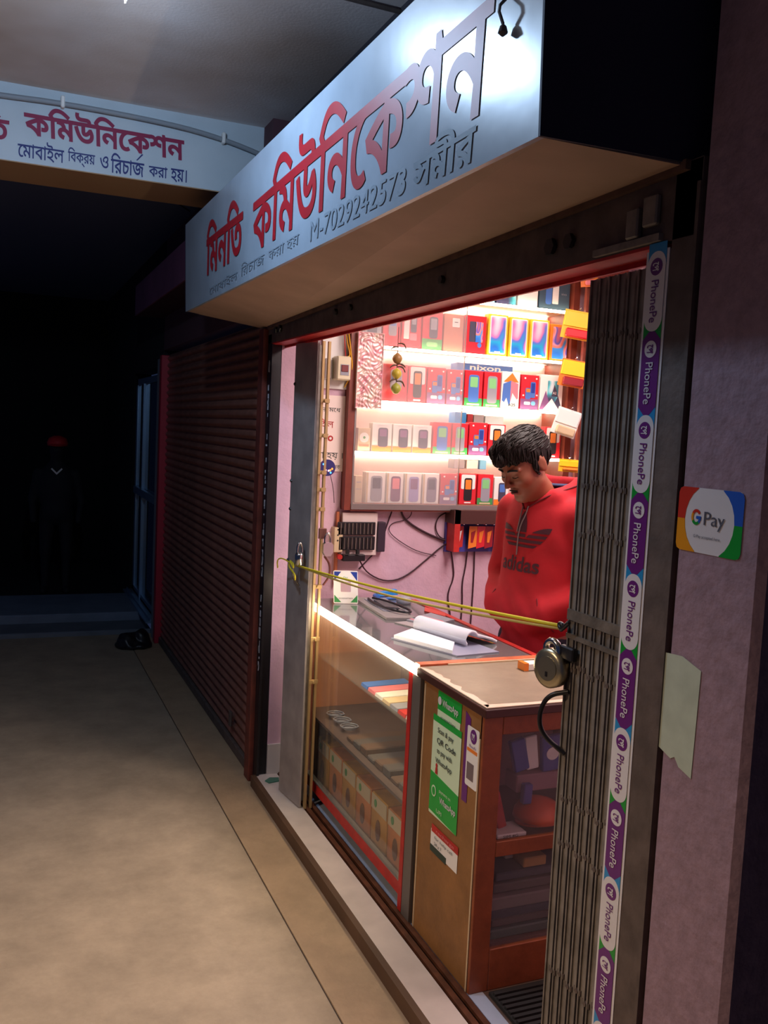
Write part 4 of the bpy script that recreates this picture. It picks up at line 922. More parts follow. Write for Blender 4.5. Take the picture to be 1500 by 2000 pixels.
        T([(-.5, .02), (-.25, .55), (0, .02)], M_pur, 2); T([(0, .02), (.30, .42), (.5, .02)], M_dgrey, 2); T([(-.35, .02), (.02, .34), (.36, .02)], M_wbox, 3); T([(.0, .4), (.12, .74), (.3, .4)], M_dgrey, 2)
        text('A2', FY(cx + W * .12, y0 - .005, z0 + h * .5), W * .16, h * .07, M_wbox, o, bold=.02)
    elif kind == 'wo': R(-.5, .5, 0, .2, M_orange, 'print', .02); ph(.05, .1, .8, .5, M_dgrey, M_blue)
    elif kind == 'sl':
        R(-.30, -.10, .10, .84, M_blue, 'ribbon_print', .3); R(-.08, .12, .12, .88, M_wbox, 'phone_print', .1, 1); text('vivo', FY(cx + W * .30, y0 - .0006, z0 + h * .35), W * .18, None, M_grey, o)
    elif kind == 'rwp': R(-.40, -.12, .25, .88, M_wbox, 'print', .05); ph(.1, .45, .88, .3, M_dgrey, M_grey); R(-.08, .28, .22, .42, M_pink, 'print', .1)
    elif kind in ('rph',): ph(.05, .30, .86, .46, M_grey, M_blue)
    elif kind == 'blu': R(-.5, .5, .0, .2, M_lblue, 'print', .02)
    elif kind == 'bg': ph(0, .15, .85, .5, M_dgrey, M_blue)
    elif kind == 'ice': R(-.45, .45, .05, .95, M_teal, 'print', .02)
    elif kind == 'pw': R(-.3, .3, .45, .50, M_grey, 'print', .3)
    elif kind == 'fan':
        part('fan_print', B().slab(ell(cx, z0 + h * .58, W * .38, W * .38), ((0, y0 - .0004, 0), (1, 0, 0), (0, 0, 1)), .001), M_wbox, o); part('hub_print', B().slab(ell(cx, z0 + h * .58, W * .1, W * .1), ((0, y0 - .0014, 0), (1, 0, 0), (0, 0, 1)), .001), M_green, o); R(-.4, .4, .18, .28, M_tan, 'print', .1)
    elif kind == 'stk': R(-.4, .4, .5, .52, M_grey, 'print', .1); R(-.3, .3, .75, .78, M_grey, 'print', .1)
    return o
rows = {
 'A': [('blu', 0.965, 1.097, 0.211), ('ice', 1.103, 1.216, 0.227), ('pw', 1.222, 1.338, 0.232), ('sl', 1.343, 1.523, 0.227)],
 'B': [('bg', 0.417, 0.516, 0.158), ('rph', 0.518, 0.61, 0.158), ('rwp', 0.613, 0.716, 0.16), ('rg', 0.718, 0.826, 0.177), ('tan', 0.83, 0.937, 0.175), ('smart', 0.942, 1.061, 0.179), ('yel', 1.067, 1.18, 0.196), ('yel', 1.185, 1.298, 0.192), ('yel', 1.302, 1.416, 0.192), ('ob', 1.42, 1.525, 0.179)],
 'C': [('rph', 0.525, 0.658, 0.169), ('rw', 0.66, 0.756, 0.169), ('dual', 0.758, 0.858, 0.169), ('dual', 0.861, 0.953, 0.166), ('nok', 0.956, 1.058, 0.169), ('nok', 1.061, 1.157, 0.169), ('pen', 1.159, 1.266, 0.177), ('dual', 1.269, 1.376, 0.169), ('a2', 1.379, 1.517, 0.177)],
 'D': [('fan', 0.419, 0.485, 0.105), ('wht', 0.489, 0.592, 0.131), ('wht', 0.594, 0.694, 0.131), ('wht', 0.696, 0.798, 0.131), ('nok', 0.802, 0.902, 0.15), ('nok', 0.904, 0.993, 0.15), ('dual', 0.995, 1.099, 0.158), ('rw', 1.102, 1.201, 0.154), ('rw', 1.426, 1.523, 0.156)],
 'E': [('stk', 0.415, 0.455, 0.126), ('big', 0.468, 0.571, 0.145), ('big', 0.573, 0.663, 0.145), ('big', 0.666, 0.758, 0.145), ('big', 0.76, 0.852, 0.145), ('dual', 0.854, 0.953, 0.148), ('rw', 0.959, 1.055, 0.15), ('nok', 1.058, 1.149, 0.15), ('wo', 1.151, 1.237, 0.137)],
}
exs = ['grey', 'plum', 'lilac', 'stone']
for r, L_ in rows.items():
    for i, (k, a, b_, h) in enumerate(L_):
        phonebox(k, r, i, a, b_, h, extra=exs[(i - 1) % 4] if k == 'big' else '')
# things lying or standing at the rear of the shelves
def rear(lbl, x0, x1, z0, z1, mt, y=4.07, txt=None, nm='accessory_box'):
    o = thing(nm, lbl, 'box', ((x0 + x1) / 2, y, z0)); part('carton', B().box(x0, x1, y - .035, y + .035, z0, z1, .002), mt, o)
    if txt: text(txt, FY((x0 + x1) / 2, y - .0352, z1 - .018), (x1 - x0) * .55, .026, M_wbox, o, bold=.02)
    return o
rear('wide blue box with white lettering behind the phones on the middle shelf', 0.965, 1.281, 1.792, 2.003, M_blue, txt='nixon')
rear('small bright blue box behind the phones on the second lowest shelf', 0.97, 1.033, 1.555, 1.761, mat('bright_blue', S(40, 140, 220), .4))
rear('dark red box behind the phones on the second lowest shelf', 1.039, 1.07, 1.555, 1.755, M_redd); rear('pale grey box behind the phones on the second lowest shelf', 1.075, 1.133, 1.555, 1.753, M_grey)
rear('icy white box with line drawing behind the phones on the second lowest shelf', 1.139, 1.244, 1.555, 1.75, mat('icy', S(200, 226, 236), .4))
for i, (a, b_, m_) in enumerate(((0.954, 1.012, M_grey), (1.023, 1.086, M_wbox), (1.097, 1.133, M_lblue))):
    rear(['grey charger pack hanging above the bottom row of boxes', 'white charger pack hanging above the bottom row of boxes', 'pale blue charger pack hanging above the bottom row of boxes'][i], a, b_, 1.484, 1.529, m_, 4.02, nm='charger_pack')
# packs hanging on the right edge of the cabinet
def pack(lbl, x0, x1, z0, z1, mt, mt2, mt3, tilt=8, y=3.80, grp='blister packs hanging beside the cabinet'):
    c = ((x0 + x1) / 2, y, z1); o = thing('blister_pack', lbl, 'pack', c, grp)
    part('card', B().box(x0, x1, y - .003, y, z0, z1, .001), mt, o)
    part('header', B().box(x0 + .004, x1 - .004, y - .010, y - .003, z1 - (z1 - z0) * .58, z1 - .006, .003), mt2, o); part('product', B().box(x0 + .02, x1 - .006, y - .03, y - .003, z0 + .008, z0 + (z1 - z0) * .36, .006), mt3, o)
    part('hook', B().tube([(c[0], y + .09, z1 + .012), (c[0], y, z1 + .006), (c[0], y - .03, z1 + .012)], .0025, 6), M_chrome, o); o.rotation_euler = (math.radians(4), math.radians(tilt), math.radians(-25)); return o
pack('yellow and red blister pack hanging highest beside the cabinet', 1.428, 1.565, 2.14, 2.277, M_yel, mat('pack_yellow', S(248, 214, 40), .35), M_red)
pack('yellow and red blister pack hanging second beside the cabinet', 1.428, 1.555, 1.908, 2.04, M_orange, MATS['pack_yellow'], M_redd)
pack('white blister pack hanging third beside the cabinet', 1.423, 1.544, 1.666, 1.798, M_wbox, M_wbox, M_beige, 16)
pack('short yellow pack hanging lowest beside the cabinet', 1.444, 1.544, 1.492, 1.555, M_yel, MATS['pack_yellow'], M_orange, 2)
pack('orange pack at the top corner beside the cabinet', 1.492, 1.576, 2.398, 2.482, M_orange, M_yel, M_pink, -6)
for i, (z0, z1, m_, l) in enumerate(((2.282, 2.44, M_dgrey, 'dark phone case with blue print hanging on the right wall'), (2.05, 2.135, M_tan, 'small tan case hanging on the right wall'), (1.808, 1.903, M_dblue, 'blue and orange case hanging on the right wall'), (1.597, 1.682, M_redd, 'dull red case hanging on the right wall'))):
    o = thing('phone_case', l, 'case', (1.608, 3.82, z1), 'cases on the right wall')
    part('card', B().box(1.576, 1.671, 3.82, 3.826, z0, z1, .002), M_wbox, o); part('case', B().box(1.586, 1.639, 3.80, 3.82, z0 + .01, z1 - .01, .004), m_, o)
part('rail_board', B().box(1.56, 1.80, 3.84, 3.86, 1.44, 2.61), M_brownw, wk)

# plaque and lemons hung on the cabinet front
pq = thing('embossed_plaque', 'pink and silver embossed plaque hung on the cabinet\'s left glass', 'plaque', (.44, 3.885, 1.9))
px0, px1, pz0, pz1 = 0.382, 0.508, 1.747, 2.09
nx, nz = 44, 120; V = []; F = []
for j in range(nz):
    for i in range(nx):
        u = i / (nx - 1); v = j / (nz - 1); X = (u - .5) * 2; Z = v * 6
        e = .5 + .5 * math.sin(10 * X + 3 * math.sin(4.1 * Z + X * 3)) * math.cos(9 * Z + 2.5 * math.sin(5 * X)); r1 = math.hypot(X * .8, (v - .72) * 4.2)
        if r1 < 1: e = e * .5 + .5 * (1 - r1 * r1) + .35 * math.exp(-((r1 - .85) / .08) ** 2)
        elif v < .45 and v > .28: e = .5 + .5 * math.cos(X * 9.4) * math.cos((v - .36) * 55)
        if min(u, 1 - u) < .04 or min(v, 1 - v) < .015: e = .9
        V.append((px0 + (px1 - px0) * u, 3.885 - .009 * e, pz0 + (pz1 - pz0) * v))
for j in range(nz - 1):
    for i in range(nx - 1): F.append((j * nx + i, j * nx + i + 1, (j + 1) * nx + i + 1, (j + 1) * nx + i))
part('relief', B().add(V, F), mat('plaque_pink', S(226, 150, 160), .35, .3, col2=S(236, 214, 196), vscale=24), pq, True)
part('backing', B().box(px0, px1, 3.885, 3.889, pz0, pz1), M_wbox, pq)
lm = thing('lemon_charm', 'string of three lemons and green chillies hanging in front of the shelves', 'charm', (0.567, 3.855, 2.082))
part('string', B().tube([(0.567, 3.855, 2.124), (0.567, 3.855, 1.84)], .0018, 5), M_blk, lm)
for k, z in enumerate((1.982, 1.913, 1.846)):
    part('lemon', B().lathe([(.003, -.026), (.013, -.021), (.0215, -.008), (.023, .002), (.018, .015), (.008, .022), (.003, .026)], (0.567, 3.855, z), 16), mat(['ripe_lemon', 'yellow_lemon', 'green_lemon'][k] if True else 'lemon%d' % k, [S(150, 110, 60), S(180, 160, 50), S(150, 150, 54)][k], .45), lm, True)
for k, (z, s) in enumerate(((2.031, -1), (2.048, 1), (1.949, -1), (1.943, 1), (1.884, -1), (1.878, 1), (1.955, 1))):
    part('chilli', B().tube([(0.567, 3.85, z), (0.567 + s * .014, 3.845, z + .003), (0.567 + s * .028, 3.845, z - .002), (0.567 + s * .038, 3.845, z - .012 * (1 + k % 2))], [.003, .0045, .003, .001], 6, 1), mat('chilli_dark', S(70, 50, 30), .4), lm, True)

# ================================================================== ON THE FAR WALL
bk = thing('breaker_box', 'cream circuit breaker box with yellow wires on the far wall', 'switch box', (.30, YW, 1.92))
part('backboard', B().box(.235, .385, YW - .012, YW, 1.83, 2.08), M_wbox, bk)
part('enclosure', B().box(.285, .352, YW - .075, YW - .012, 1.868, 1.975, .006), M_cream, bk); part('side_plate', B().box(.248, .278, YW - .03, YW - .012, 1.872, 1.965, .004), M_wbox, bk)
for z in (1.89, 1.94): part('screw', B().cyl((.263, YW - .032, z), (.263, YW - .03, z), .005, n=8), M_blk, bk)
part('toggle', B().box(.305, .338, YW - .080, YW - .074, 1.905, 1.935, .002), mat('toggle_red', S(120, 40, 40), .4), bk)
part('window', B().box(.302, .342, YW - .077, YW - .0745, 1.890, 1.938), M_grey, bk)
part('yellow_wire', B().tube([(.335, YW - .03, 2.15), (.345, YW - .05, 2.07), (.36, YW - .05, 1.98), (.368, YW - .05, 1.93), (.36, YW - .04, 1.88), (.345, YW - .02, 1.84)], .003, 6, 2).tube([(.33, YW - .03, 2.15), (.338, YW - .04, 2.05), (.355, YW - .05, 1.985), (.345, YW - .05, 1.975)], .003, 6, 2), mat('wire_yellow', S(236, 176, 40), .5), bk)
part('red_wire', B().tube([(.325, YW - .03, 2.15), (.328, YW - .04, 2.04), (.333, YW - .05, 1.975)], .0025, 6, 2), M_redp, bk)
np_ = thing('notice_board', 'white hand-lettered notice panel on the far wall beside the cabinet', 'notice', (.29, YW - .01, 1.6))
part('panel', B().box(.13, .372, YW - .006, YW, 1.455, 1.80), mat('notice_white', S(246, 224, 214), .5), np_)
for tx, x0, x1, z, h, mt in (('র মেধ', .25, .335, 1.735, .018, M_ink), ('াবাইল', .20, .305, 1.672, .045, M_redp), ('ক', .215, .25, 1.60, .03, M_redp), ('করা হয় ।', .19, .355, 1.525, .035, M_ink), ('নক', .315, .345, 1.475, .016, M_ink)):
    text(tx, FY((x0 + x1) / 2, YW - .0065, z), x1 - x0, h, mt, np_, bold=.0)
part('logo_ring', B().slab(ell(0, 0, .013, .013) , FY(.292, YW - .0066, 1.605), .0005), M_redp, np_); part('logo_ring', B().slab(ell(0, 0, .006, .006), FY(.292, YW - .0074, 1.605), .0005), M_wbox, np_)
dk = thing('mirrored_disc', 'small dark mirrored disc with coloured painted glints by the gate leaf', 'disc', (.135, 3.52, 1.49))
part('disc', B().cyl((.135, 3.525, 1.49), (.135, 3.517, 1.49), .034, n=28), mat('disc_dark', S(70, 70, 130), .2, .6), dk)
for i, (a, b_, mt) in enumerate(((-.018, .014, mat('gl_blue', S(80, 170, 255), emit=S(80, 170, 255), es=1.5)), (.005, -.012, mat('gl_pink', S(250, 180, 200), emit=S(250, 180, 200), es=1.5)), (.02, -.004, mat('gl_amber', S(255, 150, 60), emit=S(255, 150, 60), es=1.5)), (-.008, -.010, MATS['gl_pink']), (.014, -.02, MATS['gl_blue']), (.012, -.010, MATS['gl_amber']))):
    part('painted_glint', B().cyl((.135 + a, 3.517, 1.49 + b_), (.135 + a, 3.5155, 1.49 + b_), .0042, n=8), mt, dk)  # reflections on the disc painted as small glowing dots
part('hanging_wire', B().tube([(.15, 3.52, 1.46), (.18, 3.56, 1.40), (.20, 3.6, 1.34)], .0015, 5, 1), M_cable, dk)
cd = part('wall_casing', B().box(.336, .348, YW - .02, YW, .93, 1.27), mat('casing_orange', S(190, 110, 70), .5)); tag(cd, 'thin orange-brown wiring strip beside the cabinet on the far wall', 'wiring strip')
iv = thing('power_strip_board', 'white wired board with two black vented panels under the phone cabinet', 'board', (.45, 3.92, 1.15))
part('board', B().box(.36, .535, YW - .03, YW, 1.068, 1.268, .002), mat('board_white', S(226, 206, 200), .5), iv); part('left_plate', B().box(.318, .36, YW - .045, YW, 1.085, 1.20, .002), M_beige, iv)
part('vent_panel', B().box(.335, .520, YW - .045, YW - .03, 1.165, 1.225, .002), M_blk, iv); part('vent_panel', B().box(.340, .520, YW - .045, YW - .03, 1.095, 1.158, .002), M_blk, iv)
for j in range(2):
    for i in range(9): part('vent_fin', B().box(.345 + i * .019, .350 + i * .019, YW - .050, YW - .044, [1.17, 1.10][j], [1.22, 1.153][j]), M_irond, iv)
part('side_box', B().box(.535, .575, YW - .04, YW, 1.085, 1.225, .003), mat('purple_black', S(50, 36, 50), .5), iv); part('lower_box', B().box(.36, .47, YW - .06, YW - .01, 1.045, 1.075, .003), M_blk, iv)
part('plug', B().cyl((.345, YW - .06, 1.065), (.345, YW - .04, 1.065), .012, n=10), M_redp, iv); part('plug', B().cyl((.38, YW - .06, 1.08), (.38, YW - .06, 1.10), .01, n=8).cyl((.43, YW - .06, 1.08), (.43, YW - .06, 1.10), .01, n=8), M_blk, iv)
for x, z in ((.335, 1.19), (.335, 1.165), (.335, 1.14)): part('socket_hole', B().cyl((x, YW - .047, z), (x, YW - .045, z), .004, n=8), M_blk, iv)
def cab(lbl, pts, r=.0035, mt=M_cable): tag(part('power_cable', B().tube(pts, r, 6, 2), mt, None, True), lbl, 'cable', 'cables on the far wall')
yq = YW - .008
cab('long dark cable hanging in a deep curve on the pink wall', [(.45, YW - .03, 1.05), (.50, yq, .98), (.60, yq, .935), (.70, yq, .955), (.82, yq, 1.05), (.88, yq, 1.10), (.93, yq - .03, 1.14)])
cab('wavy cable dropping from the left of the tool rack', [(.935, yq, 1.10), (.955, yq, 1.02), (.965, yq, .95), (.935, yq, .88), (.94, yq, .82), (.96, yq, .75), (.95, yq, .6)])
cab('middle cable dropping behind the seated books', [(1.03, yq, 1.08), (1.025, yq, 1.0), (1.01, yq, .92), (1.02, yq, .82), (1.01, yq, .6)])
cab('straight cable dropping nearest the man', [(1.07, yq, 1.08), (1.075, yq, .95), (1.07, yq, .6)])
cab('thick twisted cable from the cabinet down to the right rack', [(.66, yq, 1.29), (.67, yq, 1.25), (.72, yq, 1.21), (.80, yq, 1.17), (.88, yq, 1.14), (.94, yq - .02, 1.13)], .005)
cab('cable descending left from the cabinet bottom', [(.62, yq, 1.29), (.60, yq, 1.23), (.585, yq, 1.18), (.56, yq, 1.10), (.50, yq, 1.04), (.46, yq, 1.0)], .0032)
cab('thin loop of cable below the cabinet middle', [(.72, yq, 1.29), (.715, yq, 1.25), (.68, yq, 1.23), (.62, yq, 1.22), (.60, yq, 1.19), (.62, yq, 1.16), (.68, yq, 1.12), (.76, yq, 1.08), (.86, yq, 1.06)], .002)
cab('round cable loop left of the tool rack', [(.90, yq, 1.27), (.86, yq, 1.25), (.845, yq, 1.20), (.87, yq, 1.15), (.92, yq, 1.135)], .0032)
rk = thing('hanging_rack', 'dark wall rack with red and blue accessory packs under the phone cabinet', 'rack', (1.05, 3.9, 1.2))
part('rack_board', B().box(.90, 1.30, YW - .10, YW - .002, 1.225, 1.29), M_edge, rk); part('blue_backing', B().box(.90, 1.30, YW - .02, YW - .002, 1.08, 1.225), mat('backing_blue', S(70, 64, 150), .5, var=.3, vscale=12), rk)
part('red_post', B().box(.905, .935, YW - .10, YW - .02, 1.09, 1.29), M_redp, rk)
for i, (x, mt) in enumerate(((.955, M_redp), (1.03, M_orange), (1.075, M_red), (1.12, M_redd), (1.17, M_red))):
    o = thing('hanging_pack', ['red', 'orange', 'bright red', 'deep red', 'red-orange'][i] + ' pack, %s from the left hanging on the dark rack' % ORD[i], 'pack', (x, YW - .06, 1.21), 'packs on the dark rack')
    part('card', B().slab([(-.022, 0), (.022, -.0), (.02, -.10), (-.024, -.11)], FY(x, YW - .055, 1.21), .003), mt, o); part('hook', B().cyl((x, YW - .10, 1.225), (x, YW - .02, 1.225), .004, n=8), M_chrome, o)
    part('print', B().slab([(-.012, -.03), (.012, -.02), (.0, -.08), (-.012, -.08)], FY(x, YW - .0595, 1.21), .0008), [M_wbox, M_redd, M_orange, M_orange, M_yel][i], o)
# shop tube fitting
tb = thing('tube_lamp', 'tube lamp on the shop ceiling above the counter', 'lamp', (.95, 2.6, 2.6)); part('batten', B().box(.925, .975, 2.0, 3.2, 2.58, 2.62), M_white, tb); part('tube', B().cyl((.95, 2.02, 2.56), (.95, 3.18, 2.56), .014, n=12), M_tube, tb, True)

# ================================================================== THE SHOPKEEPER
def rotm(yaw, pitch):
    cy, sy, cp_, sp_ = math.cos(yaw), math.sin(yaw), math.cos(pitch), math.sin(pitch)
    return np.array([[cy, -sy, 0], [sy, cy, 0], [0, 0, 1]]) @ np.array([[cp_, 0, sp_], [0, 1, 0], [-sp_, 0, cp_]])
HC = np.array([.130, -.0, 1.508]); HR = rotm(math.radians(-2), math.radians(34)); HS = 1.03
def hl(p): return ((p - HC) @ HR) / HS
def head_sdf(p):
    q = hl(p); qa = q.copy(); qa[:, 1] = np.abs(qa[:, 1])
    d = s_ell(q, (-.012, 0, .028), (.096, .074, .092))
    d = smin(d, s_ell(q, (.034, 0, -.035), (.058, .058, .080)), .03)
    d = smin(d, s_cap(qa, (.015, .046, -.062), (.064, .016, -.098), .018, .017), .03)      # jaw
    d = smin(d, s_ell(q, (.074, 0, -.103), (.018, .020, .014)), .02)                       # chin
    d = smin(d, s_ell(qa, (.062, .040, -.022), (.026, .022, .022)), .02)                   # cheek
    d = smin(d, s_cap(qa, (.084, .012, .020), (.074, .050, .020), .008, .006), .012)       # brow
    d = smax(d, -s_ell(qa, (.100, .030, .000), (.020, .018, .010)), .012)                  # socket
    d = smin(d, s_ell(qa, (.076, .031, .000), (.013, .015, .011)), .004)                   # lidded eye
    d = smin(d, s_cap(q, (.088, 0, .014), (.113, 0, -.028), .0065, .0095), .009)           # nose
    d = smin(d, s_ell(qa, (.100, .011, -.031), (.010, .007, .007)), .006)
    d = smin(d, s_ell(q, (.088, 0, -.060), (.012, .024, .0055)), .006); d = smin(d, s_ell(q, (.086, 0, -.071), (.012, .020, .006)), .006)
    d = smax(d, -s_cap(qa, (.103, 0, -.0655), (.090, .022, -.066), .0018), .003)
    e = s_ell(qa - np.array((-.012, .074, -.006)), (0, 0, 0), (.020, .010, .032)); e = smax(e, -s_ell(qa, (-.006, .086, -.004), (.011, .006, .019)), .004)
    d = smin(d, e, .006)
    n0, n1 = (-.035, 0, 1.33), tuple(HC + np.array((-.045, 0, -.075)))
    d = smin(d, s_cap(p, n0, n1, .062, .056), .03)
    return d
def body_sdf(p):
    d = head_sdf(p); pa = p.copy(); pa[:, 1] = np.abs(pa[:, 1])
    d = smin(d, s_ell(p, (0, 0, 1.15), (.09, .15, .24)), .04)
    d = smin(d, s_ell(p, (0, 0, .88), (.10, .15, .13)), .04)
    d = smin(d, s_cap(pa, (0, .16, 1.33), (-.03, .23, 1.06), .045, .038), .03)
    d = smin(d, s_cap(pa, (-.03, .23, 1.06), (.10, .13, .95), .036, .026), .02)
    d = smin(d, s_cap(pa, (0, .09, .85), (.02, .10, .47), .075, .05), .04)
    d = smin(d, s_cap(pa, (.02, .10, .47), (-.02, .11, .09), .048, .034), .02)
    d = smin(d, s_cap(pa, (-.03, .11, .035), (.14, .13, .025), .032, .024), .03)
    return d
def hair_sdf(p):
    q = hl(p); qa = q.copy(); qa[:, 1] = np.abs(qa[:, 1])
    wob = .0028 * np.sin(q[:, 1] * 210 + 2.2 * np.sin(q[:, 0] * 38) + q[:, 2] * 30) + .0035 * np.sin(q[:, 0] * 44 + q[:, 1] * 30 + q[:, 2] * 20)
    d = s_ell(q, (-.018, 0, .036), (.100, .079, .092))
    d = smin(d, s_ell(q, (.030, 0, .088), (.070, .058, .040)), .025)
    d = smin(d, s_cap(q, (.070, -.03, .088), (.108, .010, .072), .022, .018), .02)
    cut = -((q[:, 2] - .040) + np.clip((q[:, 0] - .045) * -1.6, -1, .0) * 0 + np.where(q[:, 0] < .040, (.040 - q[:, 0]) * 1.15, 0))   # hairline
    cut = np.maximum(cut, -(q[:, 2] + .062))
    d = smax(d, cut, .008)
    return smin(d, s_ell(qa, (.012, .070, -.002), (.012, .006, .034)), .004) + wob * .6
mp = thing('person', 'person in a red hooded sweatshirt looking down behind the counter', 'person', (.815, 2.93, .05))
YAW = math.atan2(-.22, -.97)
def pgrid(name, f, lo, hi, h, mt, **k):
    b = sdf_mesh(f, lo, hi, h); off = wl(mp); b.v = [tuple(Vector(v) + off) for v in b.v]; return part(name, b, mt, mp, True, **k)
# body: coarse field for trunk and legs, fine for the head, as one continuous mesh at 6 mm
body = pgrid('body', body_sdf, (-.2, -.30, -.01), (.30, .30, 1.70), .0065, M_skin)
hair = pgrid('hair', hair_sdf, (-.16, -.13, 1.38), (.30, .13, 1.72), .0045, M_hair)
hb = BVHTree.FromPolygons([v.co[:] for v in hair.data.vertices], [p_.vertices[:] for p_ in hair.data.polygons])
ck = B(); rr_ = random.Random(11); polys = list(hair.data.polygons); Fw = Vector(tuple(HR @ np.array((1, 0, .05)))); Dn = Vector(tuple(HR @ np.array((.15, 0, -1)))); hcv = Vector(tuple(HC + HR @ np.array((-.015, 0, .03))))
for k in range(620):
    p_ = polys[rr_.randrange(len(polys))]; c = p_.center.copy(); nrm = p_.normal.copy()
    up = nrm.dot(Vector((0, 0, 1))); fl = (Fw + Vector((0, rr_.uniform(-.35, .35), 0))) if up > .25 else Dn + Fw * .2
    if (c - hcv).dot(nrm) < 0: continue
    pts = [c + nrm * .0005]; 
    for j in range(5):
        dv = fl - nrm * fl.dot(nrm)
        if dv.length < .05: break
        c = c + dv.normalized() * .009; h_ = hb.find_nearest(c)
        c = h_[0]; nrm = h_[1]; pts.append(c + nrm * (.0022 * math.sin(PI * (j + 1) / 5.2) + .0004))
    if len(pts) > 3: ck.tube([tuple(q) for q in pts], [.0008, .0028, .0030, .0022, .0006], 4)
ck.v = [tuple(Vector(v) + wl(hair)) for v in ck.v]
part('hair_locks', ck, mat('hair_lock', S(26, 16, 12), .55, spec=.3), hair, True, kind='stuff')
def hood_sdf(p):
    pa = p.copy(); pa[:, 1] = np.abs(pa[:, 1])
    d = s_ell(p, (.0, 0, 1.19), (.130, .185, .24))
    d = smin(d, s_ell(p, (.012, 0, .98), (.140, .180, .22)), .06)
    d = smin(d, s_cap(pa, (-.01, .02, 1.345), (-.01, .165, 1.315), .068, .064), .05)
    d = smin(d, s_cap(pa, (-.01, .185, 1.315), (-.035, .255, 1.06), .066, .056), .035)
    d = smin(d, s_cap(pa, (-.035, .255, 1.06), (.115, .135, .965), .055, .044), .03)
    d = smin(d, s_ell(pa, (.112, .05, .955), (.042, .10, .075)), .025)        # pouch
    hem = s_ell(p, (.005, 0, .80), (.128, .172, .10)); d = smin(d, hem, .03)
    # hood collar around the neck, thick and open
    ring = smin(s_cap(pa, (.085, .0, 1.345), (.035, .085, 1.385), .024, .028), s_cap(pa, (.035, .085, 1.385), (-.06, .11, 1.43), .028, .034), .02)
    ring = smin(ring, s_cap(pa, (-.06, .11, 1.43), (-.135, .0, 1.42), .034, .034), .02); ring = smin(ring, s_ell(p, (-.125, 0, 1.35), (.07, .11, .09)), .04)
    d = smin(d, ring, .02)
    d = smax(d, -s_cap(p, (-.03, 0, 1.42), (-.02, 0, 1.60), .080, .10), .015)
    # soft folds
    z = p[:, 2]
    d += .004 * np.sin(z * 60 + p[:, 1] * 25 + 3 * np.sin(p[:, 1] * 14)) * np.exp(-((z - .93) / .12) ** 2) + .0025 * np.sin(p[:, 1] * 50 + z * 18) * np.exp(-((z - 1.25) / .12) ** 2)
    return smax(d, .74 - z, .01)
hood = pgrid('hoodie', hood_sdf, (-.26, -.36, .72), (.24, .36, 1.50), .008, M_hood)
def trou_sdf(p):
    pa = p.copy(); pa[:, 1] = np.abs(pa[:, 1])
    d = smin(s_ell(p, (0, 0, .80), (.105, .150, .12)), s_cap(pa, (0, .09, .82), (.02, .10, .47), .092, .07), .05)
    d = smin(d, s_cap(pa, (.02, .10, .47), (-.02, .11, .09), .068, .06), .03); return smax(smax(d, .06 - p[:, 2], .01), p[:, 2] - .95, .01)
pgrid('trousers', trou_sdf, (-.2, -.28, .03), (.22, .28, .98), .014, M_jean)
def shoe_sdf(p):
    pa = p.copy(); pa[:, 1] = np.abs(pa[:, 1]); return smax(smin(s_cap(pa, (-.05, .11, .045), (.15, .13, .032), .046, .036), s_cap(pa, (-.03, .11, .05), (-.03, .11, .09), .045), .03), .002 - p[:, 2], .004)
pgrid('shoes', shoe_sdf, (-.14, -.2, -.01), (.24, .2, .15), .012, M_blk)
off = wl(mp)
# hood lining
lg = B().lathe([(.085, 0), (.080, .012), (.065, -.02), (.03, -.04)], tuple(Vector((-.045, 0, 1.425)) + off), 24); part('hood_lining', lg, M_lining, mp, True, label='navy hood lining')
# face details
def hw_(v): return tuple(Vector(tuple(HC + HR @ (np.array(v) * HS))) + off)
for s in (-1, 1):
    part('eyebrow', B().tube([hw_((.093, s * .012, .022)), hw_((.090, s * .030, .027)), hw_((.079, s * .050, .021))], [.0035, .0038, .002], 6, 2), M_hair, mp, True)
    part('eyelash', B().tube([hw_((.0885, s * .018, -.004)), hw_((.0915, s * .031, -.0065)), hw_((.0835, s * .044, -.003))], .0013, 5, 2), M_hair, mp, True)
part('lips', B().tube([hw_((.0945, -.020, -.0655)), hw_((.101, -.008, -.0625)), hw_((.1025, 0, -.0640)), hw_((.101, .008, -.0625)), hw_((.0945, .020, -.0655))], [.0015, .004, .004, .0015], 6, 2), mat('lip_brown', S(120, 56, 50), .5), mp, True)
part('moustache', B().tube([hw_((.094, -.022, -.057)), hw_((.1025, -.008, -.0515)), hw_((.1025, .008, -.0515)), hw_((.094, .022, -.057))], [.001, .0026, .0026, .001], 6, 2), M_hair, mp, True)
